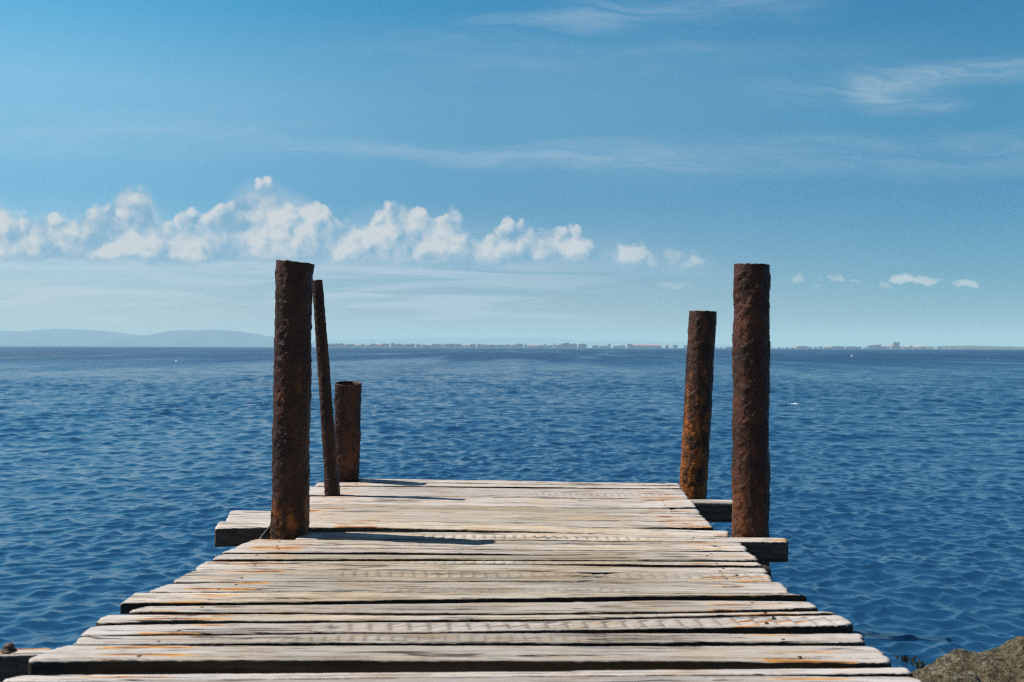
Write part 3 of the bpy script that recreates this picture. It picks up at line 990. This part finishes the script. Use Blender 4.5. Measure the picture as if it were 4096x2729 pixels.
    faces.append(rows[-1].tolist())
    V_ = np.concatenate(V_) - np.array(PB)
    o = mesh_obj(name, V_, faces, mat or WOOD, pier)
    for an, arr in (('groove', GR), ('split', SP)):
        at = o.data.attributes.new(an, 'FLOAT', 'POINT')
        vals = np.zeros(len(V_), dtype=np.float32)
        vals[:arr.size] = np.clip(arr, 0, 1).ravel()
        at.data.foreach_set('value', vals)
    return o


steel_dark, g, b, o_ = material('dark_rusted_steel')
geo = g.new('ShaderNodeNewGeometry')
nn = g.noise(geo.outputs['Position'], 60.0, 4.0, 0.6)
g.put(b.inputs['Base Color'], g.ramp(nn, [(0.4, (0.018, 0.014, 0.012)), (0.7, (0.10, 0.045, 0.02))]))
b.inputs['Roughness'].default_value = 0.7
g.put(b.inputs['Normal'], g.bump(nn, 0.006, 0.8))
NAIL = steel_dark

# every plank: far edge, near edge (left -> right), traced on the photograph
PL = [
    dict(back=[(1437, 1914), (1800, 1920), (2300, 1928), (2718, 1934)], front=[(1437, 1928), (1800, 1931), (2300, 1938.5), (2724, 1943)], seed=1, corner=0.01),
    dict(back=[(1267, 1928), (1500, 1931), (1800, 1933), (2300, 1940.5), (2725, 1945)], front=[(1253, 1944), (1500, 1943.5), (2100, 1948.4), (2500, 1953), (2731, 1954)], seed=2),
    dict(back=[(1226, 1945.5), (1500, 1946), (2100, 1952.6), (2500, 1956), (2735, 1957)], front=[(1222, 1978), (1500, 1981), (2100, 1987.8), (2500, 1994), (2760, 1995.6)], seed=3,
         cracks=[(.45, .08, .62, 1.05, .005, .012), (.3, .0, .25, .5, .003, .006)], ribs=(.03, .0012, .2, .45, .8, .55, 1.0)),
    dict(back=[(1215, 1986), (1500, 1987), (2100, 1990.7), (2500, 1998), (2769, 1999)], front=[(1208, 2014), (1500, 2016), (2100, 2023), (2500, 2028), (2790, 2026)], seed=4,
         cracks=[(.15, .0, .3, .5, .004, .008)]),
    dict(back=[(1203, 2018.5), (1500, 2019), (2100, 2028), (2500, 2035.5), (2797, 2037)], front=[(1197, 2032), (1500, 2033), (2100, 2047), (2500, 2049.5), (2805, 2052)], seed=5,
         notches=[('b', 2690, 2037, .011, .02)]),
    dict(back=[(920, 2045.5), (1090, 2048), (1235, 2038), (1500, 2036), (2100, 2050.8), (2500, 2057), (2809, 2062)], front=[(895, 2084), (1090, 2085), (1500, 2081), (2100, 2100), (2500, 2109), (2862, 2109)],
         seed=6, corner=.06, cracks=[(.25, .0, .5, .8, .004, .007), (.22, .02, .7, .98, .005, .010)]),
    dict(back=[(872, 2088), (1090, 2087), (1500, 2083), (2100, 2106), (2500, 2117), (2918, 2127)], front=[(853, 2113), (1085, 2108.5), (1500, 2109), (2100, 2123), (2500, 2138), (2918, 2146)],
         seed=7, thick=.068, name='beam', mat=WOOD_BEAM, corner=.012, cracks=[(.75, .1, .45, .68, .004, .01)]),
    dict(back=[(1196, 2130), (1500, 2126.5), (2100, 2129), (2500, 2139.5), (2918, 2147.5), (3152, 2153)], front=[(1174, 2156), (1500, 2152), (2100, 2154), (2500, 2159), (2900, 2163), (3156, 2165)],
         seed=8, thick=.072, name='beam', mat=WOOD_BEAM, corner=.02, ribs=(.035, .0022, .3, .35, .95, .2, .75), cracks=[(.5, .3, .15, .3, .003, .006)]),
    dict(back=[(1014, 2155), (1500, 2159.5), (2100, 2161), (2500, 2165), (2968, 2168)], front=[(975, 2172.5), (1500, 2173), (2100, 2176), (2500, 2180), (2976, 2183)], seed=9, corner=.02),
    dict(back=[(968, 2174), (1500, 2174.5), (2100, 2179.6), (2500, 2183.5), (2985, 2185)], front=[(930, 2189), (1500, 2190), (2100, 2196.6), (2500, 2200), (3000, 2203)], seed=10,
         notches=[('b', 2860, 2186, .011, .022)]),
    dict(back=[(928, 2189.5), (1500, 2190.5), (2100, 2198.2), (2500, 2201.5), (3003, 2206)], front=[(880, 2209), (1500, 2206), (2100, 2215.5), (2500, 2218), (3020, 2219)], seed=11, corner=.02),
    dict(back=[(880, 2217), (1500, 2220), (2100, 2222), (2500, 2220), (3024, 2221)], front=[(838, 2236), (1500, 2236), (2100, 2238), (2500, 2239), (3041, 2240)], seed=12),
    dict(back=[(815, 2240), (1500, 2239), (2100, 2239.6), (2500, 2242), (3043, 2243)], front=[(810, 2252), (1500, 2253), (2100, 2255.7), (2500, 2257), (3055, 2262)], seed=13, ribs=(.03, .001, .5, .2, .9, .3, .9)),
    dict(back=[(790, 2258), (1500, 2259), (2100, 2264), (2500, 2270), (3065, 2275)], front=[(776, 2277), (1500, 2277), (2100, 2283), (2500, 2287), (3077, 2291)], seed=14),
    dict(back=[(769, 2283), (1500, 2282), (2100, 2287.5), (2500, 2292), (3080, 2296.5)], front=[(674, 2325), (1500, 2322), (2100, 2322.5), (2500, 2326), (3097, 2325)], seed=15, corner=.05,
         ribs=(.034, .0024, .45, .08, .72, .22, 1.02), cracks=[(.93, .0, .3, .36, .006, .012), (.12, .0, .60, .80, .010, .022)]),
    dict(back=[(667, 2333), (900, 2330), (1500, 2325), (2100, 2326), (2700, 2327), (3133, 2328)], front=[(578, 2365), (1500, 2365), (2100, 2366.5), (2700, 2371), (3174, 2371)], seed=16, corner=.04,
         cracks=[(.66, .05, .30, .62, .006, .014)], ribs=(.03, .0012, .3, .6, .95, .3, .8)),
    dict(back=[(531, 2368), (1500, 2367), (2100, 2367.8), (2700, 2374), (3180, 2374)], front=[(472, 2409), (1200, 2404), (1700, 2393), (2100, 2390), (2700, 2381.5), (3231, 2380)], seed=17, corner=.006, thick=.031),
    dict(back=[(570, 2419), (900, 2417), (1500, 2410), (2100, 2405), (2700, 2397), (3256, 2403)], front=[(497, 2451), (1200, 2452), (1700, 2455), (2100, 2455), (2700, 2449), (3278, 2437)], seed=18, corner=.05,
         cracks=[(.40, .0, .0, .35, .003, .004)]),
    dict(back=[(412, 2456), (1200, 2453), (1700, 2456), (2100, 2456.2), (2700, 2450.5), (3329, 2439.5)], front=[(370, 2491), (700, 2484), (1200, 2484), (2100, 2480), (2700, 2467), (3354, 2455)], seed=19, corner=.04),
    dict(back=[(372, 2497), (1200, 2489), (2100, 2484), (2700, 2471), (3380, 2456)], front=[(298, 2544), (700, 2537), (1200, 2532), (2100, 2525), (2700, 2514), (3428, 2502)], seed=20, corner=.055,
         ribs=(.046, .0034, .45, .10, .95, .26, 1.02)),
    dict(back=[(318, 2546), (1200, 2538), (2100, 2533), (2700, 2534), (3452, 2534)], front=[(272, 2573), (1200, 2565), (2100, 2564), (2700, 2563), (3471, 2563)], seed=21, corner=.02, ribs=(.03, .0012, .3, .2, .95, .2, .7)),
    dict(back=[(230, 2586), (1200, 2587), (2100, 2586.5), (2700, 2587), (3507, 2587)], front=[(86, 2639), (600, 2637), (1200, 2636), (2100, 2641), (2700, 2642), (3590, 2648)], seed=22, corner=.045, thick=.04),
    dict(back=[(45, 2697), (600, 2690), (1200, 2686), (2100, 2681), (2700, 2672), (3645, 2662)], front=[(-20, 2727), (600, 2722), (1200, 2716), (2100, 2706), (2700, 2703), (3664, 2693)], seed=23, corner=.04),
    dict(back=[(-120, 2733), (600, 2727), (1200, 2720), (2100, 2709), (2700, 2707), (3680, 2712)], front=[(-260, 2842), (1200, 2836), (2700, 2830), (3800, 2826)], seed=24, corner=.04),
    dict(back=[(-330, 2872), (1200, 2866), (2700, 2860), (3850, 2856)], front=[(-480, 3000), (1200, 2998), (2700, 2995), (4000, 2990)], seed=25, corner=.04),
    dict(back=[(-560, 3040), (1200, 3036), (2700, 3032), (4060, 3030)], front=[(-760, 3210), (1200, 3208), (2700, 3205), (4260, 3200)], seed=26, corner=.04),
]
plank_objs = []
for d in PL:
    plank_objs.append(plank(**d))
P = plank_objs
P[16]['label'] = 'square cut plank that sticks out farthest on both sides'
P[19]['label'] = 'plank with saw ribs right across it'
P[14]['label'] = 'plank with saw ribs and a dark hole in its far edge'
P[21]['label'] = 'thick rust streaked plank near the front'

# two rusty nails over each bearer
nail_me = None
for d, o in zip(PL, plank_objs):
    vs = np.array([v.co for v in o.data.vertices]) + np.array(PB)
    for xn in (-.80, .60):
        for fq in (0.27, 0.73):
            xx = xn + rnd.uniform(-.025, .025)
            sel = vs[np.abs(vs[:, 0] - xx) < .02]
            if len(sel) < 10: continue
            y0_, y1_ = sel[:, 1].min(), sel[:, 1].max()
            if (y1_ - y0_ < .05 and fq > .5) or rnd.random() < .45: continue
            yy = y0_ + (y1_ - y0_) * (fq if y1_ - y0_ > .05 else .5)
            zz_ = sel[np.argsort(np.abs(sel[:, 1] - yy) - sel[:, 2])[:6], 2].max()
            if nail_me is None:
                V_ = []
                for (r_, z_) in ((.0045, -.006), (.0048, .0004), (.0040, .0010), (.002, .0014), (.0003, .0015)):
                    for k in range(12):
                        a_ = k / 12 * 2 * math.pi
                        V_.append((r_ * math.cos(a_) * (1 + .12 * math.sin(3 * a_)), r_ * math.sin(a_), z_))
                no = mesh_obj('nail', V_, grid_faces(5, 12, 0, True), NAIL, o)
                nail_me = no.data
            else:
                no = bpy.data.objects.new('nail', nail_me)
                COL.objects.link(no)
                no.parent = o
            no.location = Vector((xx, yy, zz_)) - PB
            no.rotation_euler = (rnd.uniform(-.1, .1), rnd.uniform(-.1, .1), rnd.uniform(0, 6))
# the beam that runs out of the picture at the lower left, with its bolt
cb = plank(back=[(-420, 2596), (225, 2585)], front=[(-420, 2626), (190, 2618)], thick=.075, ztop=-.002, seed=40, corner=.004, name='beam', mat=WOOD_RUSTY, n=80, m=24)
def lathe(prof, nseg=24, noise=0.0, seed=0.0):
    V_ = []
    for (r, z) in prof:
        for k in range(nseg):
            a = 2 * math.pi * k / nseg
            rr_ = r * (1 + noise * float(gn(math.cos(a) * 2, math.sin(a) * 2, z * 60 + seed)))
            V_.append((rr_ * math.cos(a), rr_ * math.sin(a), z))
    return V_, grid_faces(len(prof), nseg, 0, True)


bv, bf = lathe([(.0165, -.004), (.0165, .002), (.0115, .003), (.0115, .010), (.009, .014), (.004, .0165), (.0005, .017)], 18, .25, 3.0)
bpnt = on_z(35, 2603, -.002)
bo = mesh_obj('bolt', np.array(bv) + np.array(bpnt) - np.array(PB), bf, steel_dark, cb)

# crossbeams and stringers under the deck
def timber(name, x0, x1, y0, y1, z0, z1, seed, along='x', mat=None):
    L_ = (x1 - x0) if along == 'x' else (y1 - y0)
    nl = max(8, int(L_ / 0.03))
    c = 0.006
    hw, hh_ = ((y1 - y0) / 2, (z1 - z0) / 2) if along == 'x' else ((x1 - x0) / 2, (z1 - z0) / 2)
    ring = []
    for (sx, sz) in ((1, 1), (-1, 1), (-1, -1), (1, -1)):
        pts = [(sx * hw, sz * (hh_ - c)), (sx * (hw - c), sz * hh_)]
        if sx * sz < 0: pts = pts[::-1]
        ring += pts
    # add mid points on faces
    ring2 = []
    for i in range(len(ring)):
        a, b2 = ring[i], ring[(i + 1) % len(ring)]
        ring2.append(a)
        for q in (.33, .66):
            ring2.append((a[0] + (b2[0] - a[0]) * q, a[1] + (b2[1] - a[1]) * q))
    rg = np.array(ring2)
    V_ = []
    for i in range(nl):
        t = i / (nl - 1)
        l = t * L_
        dq = 0.0025 * gn(np.full(len(rg), l * 6), rg[:, 0] * 40 + seed, rg[:, 1] * 40)
        sc = 1 + dq / max(hw, hh_)
        e = 1 - 0.06 * max(0, 1 - min(t, 1 - t) * L_ / 0.006)
        for k in range(len(rg)):
            p, q = rg[k] * sc[k] * e
            if along == 'x': V_.append((x0 + l, (y0 + y1) / 2 + p, (z0 + z1) / 2 + q))
            else: V_.append(((x0 + x1) / 2 + p, y0 + l, (z0 + z1) / 2 + q))
    nk = len(rg)
    F_ = grid_faces(nl, nk, 0, True) + [list(range(nk))[::-1], list(range((nl - 1) * nk, nl * nk))]
    if along == 'x': pass
    return mesh_obj(name, np.array(V_) - np.array(PB), F_, mat or WOOD_PLAIN, pier, True)


p0 = on_z(2700, 1997.5, -.034)
p1 = on_z(2700, 2006, -.034)
timber('crossbeam', -.80, on_z(2985, 2000, -.034).x, p1.y, p0.y, -.126, -.034, 3.0)
for xs_, kx in ((-.80, 1.0), (.60, 2.0)):
    timber('stringer', xs_ - .04, xs_ + .04, 0.6, 4.96, -.230, -.128, kx, 'y')
timber('crossbeam', -.9, .70, 2.05, 2.15, -.128, -.044, 6.0)
timber('crossbeam', -.9, .70, 4.75, 4.83, -.128, -.034, 7.0)
timber('crossbeam', -.9, .70, 3.05, 3.13, -.128, -.036, 8.0)
# rusty bracket end below the right edge
q = on_z(3060, 2272, -.06)
bv, bf = lathe([(.0005, 0), (.03, .002), (.034, .02), (.03, .045), (.026, .06), (.0005, .062)], 18, .35, 9.0)
mesh_obj('bracket', np.array(bv) + np.array((q.x - .012, q.y, -.115)) - np.array(PB), bf, steel_dark, pier)
# torn curl of wood beside the tallest post
V_ = []
a0 = on_z(1052, 2152, -.03)
for i in range(16):
    t = i / 15
    x = on_y(1046 + 36 * math.sin(t * 1.5), 2153 - 52 * t - 6 * math.sin(t * 3), 3.58)
    wq = .010 + .005 * math.sin(t * 3.1)
    for (dx_, dy_) in ((-wq, -.004), (wq, -.003), (wq, .004), (-wq, .004)):
        V_.append((x.x + dx_ * (1 - .4 * t), x.y + dy_, x.z + dx_ * .5))
mesh_obj('splinter', np.array(V_) - np.array(PB), grid_faces(16, 4, 0, True) + [[0, 1, 2, 3], [63, 62, 61, 60]], WOOD, pier)

# ------------------------------------------------------------------ rusty steel posts
def rust_mat(name, orange, ohi, oz0, oz1, red, seed):
    m, g, b, o_ = material(name)
    geo = g.new('ShaderNodeNewGeometry')
    pos = g.vm('ADD', geo.outputs['Position'], (seed * 3.1, seed * 1.7, 0.0))
    s = g.sep(geo.outputs['Position'])
    st = g.xyz(g.m('MULTIPLY', g.sep(pos)[0], 1.0), g.m('MULTIPLY', g.sep(pos)[1], 1.0), g.m('MULTIPLY', s[2], 0.35))
    n1 = g.noise(st, 26.0, 5.0, 0.6)
    n2 = g.noise(pos, 90.0, 4.0, 0.6)
    n3 = g.noise(pos, 9.0, 4.0, 0.6)
    base = g.ramp(n1, [(0.3, (0.016, 0.0075, 0.004)), (0.5, (0.045, 0.0195, 0.0095)), (0.68, (0.092, 0.036, 0.016))])
    base = g.mix(g.m('MULTIPLY', g.ss(n3, 0.4, 0.65), red), base, (0.085, 0.027, 0.014))
    base = g.mix(g.ss(n2, 0.60, 0.74, 0.0, 0.6), base, (0.16, 0.10, 0.085))
    zf = g.ss(s[2], oz1, oz0)
    om = g.m('MULTIPLY', g.ss(g.m('ADD', g.m('MULTIPLY', n1, 0.8), g.m('ADD', g.m('MULTIPLY', n3, 0.9), g.m('MULTIPLY', zf, ohi))), 0.98, 1.16), orange)
    oc = g.ramp(n2, [(0.35, (0.10, 0.026, 0.006)), (0.62, (0.38, 0.125, 0.016))])
    c = g.mix(om, base, oc)
    g.put(b.inputs['Base Color'], c)
    g.put(b.inputs['Roughness'], g.ss(n2, 0.3, 0.7, 0.38, 0.72))
    b.inputs['Specular IOR Level'].default_value = 0.28
    h = g.m('ADD', g.m('MULTIPLY', n2, 0.003), g.m('MULTIPLY', g.noise(pos, 300.0, 2.0), 0.0008))
    g.put(b.inputs['Normal'], g.bump(h, 1.0, 0.9))
    return m


def pipe(name, base, top, r0, r1, mat, seed, lump=0.0032, na=110, nz=330, flare=0.0, tilt=(0.0, 0.0), parent=None, zbot=-1.5, wall=0.008, org=(0, 0, 0), flat=0.0):
    base, top = np.array(base), np.array(top)
    ax = top - base
    z = np.concatenate([np.linspace(zbot, base[2] - .02, 24)[:-1], np.linspace(base[2] - .02, top[2], nz)])
    f = (z - base[2]) / ax[2]
    a = np.linspace(0, 2 * np.pi, na, endpoint=False)
    F_, A_ = np.meshgrid(f, a, indexing='ij')
    Zc = base[2] + F_ * ax[2]
    rad = r0 + (r1 - r0) * F_
    rad = rad * (1 - flat * np.sin(A_) ** 2)
    X_ = np.cos(A_) * 1.0
    Y_ = np.sin(A_) * 1.0
    k = r0 / 0.06
    flake = sstep(-0.25, 0.35, gn(X_ * 1.3, Y_ * 1.3, Zc * 9 + seed * 3))          # scaly stretches and smoother ones
    rough = lump * (0.35 + 0.75 * flake) * (0.8 * gn(X_ * 3.4, Y_ * 3.4, Zc * 46 / k + seed) + 0.8 * np.abs(gn(X_ * 7.0, Y_ * 7.0, Zc * 95 / k + seed * 2)) + 0.6 * gn(X_ * 16, Y_ * 16, Zc * 220 / k + seed))
    pl_ = gn(X_ * 2.2, Y_ * 2.2, Zc * 22 / k + seed * 5)
    rough += lump * 0.55 * sstep(0.12, 0.20, pl_)                                   # plates of scale still standing
    rough += lump * 0.9 * gn(X_ * 0.8, Y_ * 0.8, Zc * 6 + seed)
    topd = (1 - F_) * ax[2]
    rad = rad + rough * sstep(0.004, 0.05, topd) + flare * sstep(0.05, 0.0, topd) * np.maximum(0, np.cos(A_ + 0.2)) ** 2
    cx = base[0] + F_ * ax[0]
    cy_ = base[1] + F_ * ax[1]
    # cut of the rim: tilted and nibbled
    wtop = sstep(0.05, 0.0, topd)
    zz = Zc + wtop * (tilt[0] * np.cos(A_) * r1 + tilt[1] * np.sin(A_) * r1 + 0.0022 * gn(X_ * 3, Y_ * 3, seed + 30) + 0.0012 * gn(X_ * 11, Y_ * 11, seed + 50))
    V_ = [np.stack([cx + rad * np.cos(A_), cy_ + rad * np.sin(A_), zz], -1).reshape(-1, 3)]
    nrow = len(z)
    # wall thickness, then the inside of the tube
    last = np.stack([cx[-1] + rad[-1] * np.cos(a), cy_[-1] + rad[-1] * np.sin(a), zz[-1]], -1)
    cc = np.array([cx[-1, 0], cy_[-1, 0], 0])
    for (dr_, dz_) in ((wall * .5, .0008), (wall, -.001), (wall * 1.1, -.03), (wall * 1.1, -.12), (wall * 1.1, -.25)):
        r_ = rad[-1] - dr_
        qx, qy = ax[0] / ax[2] * dz_, ax[1] / ax[2] * dz_
        V_.append(np.stack([cc[0] + qx + r_ * np.cos(a), cc[1] + qy + r_ * np.sin(a), zz[-1] + dz_], -1))
        nrow += 1
    faces = grid_faces(nrow, na, 0, True)
    faces.append(list(range((nrow - 1) * na, nrow * na)))
    o = mesh_obj(name, np.concatenate(V_) - np.array(org), faces, mat, parent)
    if parent is None:
        pass
    return o


def ctr(pxc, py, Yd):
    v = on_y(pxc, py, Yd)
    return (v.x, v.y, v.z)


def post(pb, pt, Yb, Yt, wb, wt, mat, seed, label, **kw):
    b0 = ctr(pb[0], pb[1], Yb)
    t0 = ctr(pt[0], pt[1], Yt)
    org = (b0[0], b0[1], 0.0)
    o = pipe('rusty_post', b0, t0, wb * Yb / FPX / 2, wt * Yt / FPX / 2, mat, seed, org=org, **kw)
    o.location = org
    return tag(o, label, 'post')


M1 = rust_mat('rust_bare', 0.85, 0.26, -0.05, 0.28, 0.55, 1.0)
M2 = rust_mat('rust_dark', 0.3, 0.2, -0.05, 0.1, 0.2, 2.0)
M3 = rust_mat('rust_short_post', 0.18, 0.14, 0.1, 0.5, 0.7, 3.0)
M4 = rust_mat('rust_orange', 0.9, 0.25, -0.1, 1.0, 0.6, 4.0)
M5 = rust_mat('rust_red', 0.30, 0.16, -0.05, 0.35, 0.7, 5.0)
post((1158.5, 2140), (1177.5, 1050), 3.565, 3.565, 145, 143, M1, 1.0, 'tallest straight dark rusty post at the left edge of the pier, orange at its foot',
     flare=.008, tilt=(-.11, 0.0), lump=.0034)
post((1388, 1925), (1393, 1533), 5.02, 4.93, 92, 107, M3, 3.0, 'short hollow rusty post with an open top behind the thin pole', tilt=(-.02, .13), lump=.003, flat=.0)
post((2774, 1926), (2812, 1246), 5.03, 5.03, 107, 108, M4, 4.0, 'orange rusty post leaning right at the far end of the pier', tilt=(-.03, .0), lump=.0032)
post((3001, 2140), (3007, 1059), 3.60, 3.60, 144, 140, M5, 5.0, 'thick straight reddish rusty post behind the beam on the right side', tilt=(-.03, .02), lump=.0036)
# thin leaning pole in its sleeve
b0 = ctr(1331, 1985, 4.49)
t0 = ctr(1269, 1122, 4.52)
pole = tag(empty('thin_pole', (b0[0], b0[1], 0.0)), 'thin dark rusty pole leaning left beside the tallest post', 'pole')
org = (b0[0], b0[1], 0.0)
pipe('shaft', b0, t0, 55 * 4.49 / FPX / 2, 41 * 4.5 / FPX / 2, M2, 7.0, parent=pole, org=org, lump=.0020, na=70, nz=260, tilt=(.08, 0), wall=.004)
ps1 = np.array(b0) + (np.array(t0) - np.array(b0)) * 0.082
sb = np.array(b0) + (np.array(t0) - np.array(b0)) * (-0.01)
pipe('sleeve', tuple(sb), tuple(ps1), 61 * 4.49 / FPX / 2, 61 * 4.49 / FPX / 2, M2, 8.0, parent=pole, org=org, lump=.0022, na=70, nz=60, wall=.003, zbot=-.6)

# ------------------------------------------------------------------ rocks at the shore
mr, g, b, o_ = material('shore_rock')
geo = g.new('ShaderNodeNewGeometry')
pos = geo.outputs['Position']
n1 = g.noise(pos, 5.0, 5.0, 0.6)
n2 = g.noise(pos, 55.0, 5.0, 0.65)
n3 = g.noise(pos, 160.0, 3.0, 0.6)
c = g.ramp(n2, [(0.36, (0.024, 0.019, 0.008)), (0.5, (0.092, 0.072, 0.034)), (0.64, (0.20, 0.165, 0.095))])
c = g.mix(g.ss(g.m('ADD', g.m('MULTIPLY', n1, 0.6), g.m('MULTIPLY', n2, 0.5)), 0.58, 0.70, 0.0, 0.55), c, (0.27, 0.26, 0.23))
c = g.mix(g.ss(g.sep(pos)[2], -0.55, -0.68), c, (0.05, 0.045, 0.025))
g.put(b.inputs['Base Color'], c)
b.inputs['Roughness'].default_value = 0.9
g.put(b.inputs['Normal'], g.bump(g.m('ADD', g.m('MULTIPLY', n2, 0.032), g.m('MULTIPLY', n3, 0.010)), 1.0, 1.0))


def rock(name, ridge, Yr, near, far_d, label, seed, mat=mr, slope=0.1, x_ext=(0.5, 0.9)):
    pts = [on_y(x, y, Yr) for x, y in ridge]
    xs = np.array([p.x for p in pts]); zs = np.array([p.z for p in pts])
    x0, x1 = xs[0] - x_ext[0], xs[-1] + x_ext[1]
    n, md = 190, 170
    X_ = np.linspace(x0, x1, n)[None, :]
    Y_ = np.linspace(Yr - near, Yr + far_d, md)[:, None]
    X_, Y_ = np.broadcast_arrays(X_, Y_)
    zr = np.interp(X_, np.concatenate([[x0], xs, [x1]]), np.concatenate([[-1.3], zs, [zs[-1] - .5]]))
    d = Y_ - Yr
    base = -1.35
    pf = np.where(d > 0, 1 - (np.maximum(d, 0) / far_d) ** 1.6, 1 - slope * np.abs(np.minimum(d, 0)) / near - (1 - slope) * (np.abs(np.minimum(d, 0)) / near) ** 4)
    pf = np.clip(pf, 0, 1)
    Z_ = base + (zr - base) * pf
    inside = sstep(0, .25, pf)
    Z_ = Z_ + inside * (0.06 * (fbm(X_ * 2.6, Y_ * 2.6, seed, 3) - 0.15 * 0) * np.clip(np.abs(d) / 0.25, 0.15, 1) + 0.018 * fbm(X_ * 11, Y_ * 11, seed + 3, 4) - 0.012 * np.abs(gn(X_ * 7, Y_ * 7, seed + 8)))
    for sc_, am_ in ((2.1, .035), (5.3, .018)):          # cracks and ledges
        rg = np.abs(gn(X_ * sc_ + 0.3 * gn(X_ * 6, Y_ * 6, seed), Y_ * sc_ * 1.3, seed + sc_))
        Z_ = Z_ - inside * am_ * sstep(.10, .0, rg) * np.clip(np.abs(d) / 0.15, 0.2, 1)
    V_ = np.stack([X_, Y_, Z_], -1).reshape(-1, 3)
    idx = np.arange(md * n).reshape(md, n)
    per_ = np.concatenate([idx[0, :], idx[1:, -1], idx[-1, -2::-1], idx[-2:0:-1, 0]])
    low = V_[per_].copy(); low[:, 2] = -1.6
    base_i = len(V_)
    r1 = np.arange(base_i, base_i + len(per_))
    V_ = np.concatenate([V_, low])
    faces = grid_faces(md, n) + np.stack([np.roll(per_, -1), per_, r1, np.roll(r1, -1)], -1).tolist() + [r1.tolist()[::-1]]
    org = np.array([(x0 + x1) / 2, Yr, -.7])
    o = mesh_obj(name, V_ - org, faces, mat)
    o.location = org
    return tag(o, label, 'rock')


rock('boulder', [(3640, 2700), (3668, 2680), (3710, 2657), (3764, 2624), (3823, 2606), (3903, 2602), (3962, 2601), (4018, 2588), (4050, 2568), (4068, 2548), (4096, 2543), (4180, 2530), (4320, 2560)],
     3.72, .75, .5, 'large rough brown boulder rising from the water beside the pier', 2.0)
rock('boulder', [(3600, 2745), (3668, 2716), (3740, 2697), (3799, 2688), (3850, 2692), (3888, 2702), (3925, 2730)], 3.05, .5, .22,
     'low rounded rock lying in front of the large boulder', 6.0, x_ext=(.2, .2))

# weed at the waterline
mwd, g, b, o_ = material('seaweed')
g.put(b.inputs['Base Color'], (0.035, 0.035, 0.012, 1))
b.inputs['Roughness'].default_value = 0.6
V_, F_ = [], []
for i in range(56):
    if i < 30: px, py = rnd.gauss(3672, 15), rnd.gauss(2668, 4)
    elif i < 46: px, py = rnd.gauss(3618, 9), rnd.gauss(2643, 2.5)
    else: px, py = rnd.uniform(3590, 3650), rnd.gauss(2641, 4)
    p = on_z(px, py, WATER)
    h = rnd.uniform(.006, .026) * (.6 if i < 30 else .35)
    a = rnd.uniform(0, 6.28)
    w_ = rnd.uniform(.002, .005)
    k = len(V_)
    ux, uy = math.cos(a) * w_, math.sin(a) * w_
    lx, ly = rnd.uniform(-.02, .02), rnd.uniform(-.02, .02)
    V_ += [(p.x - ux, p.y - uy, WATER - .012), (p.x + ux, p.y + uy, WATER - .012), (p.x + ux * .7 + lx * .6, p.y + uy * .7 + ly * .6, WATER + h * .7 + .012), (p.x + lx, p.y + ly, WATER + h + .012)]
    F_.append((k, k + 1, k + 2, k + 3))
sw = mesh_obj('seaweed', V_, F_, mwd, None, False)
tag(sw, 'dark seaweed floating by the boulder', None, None, 'stuff')
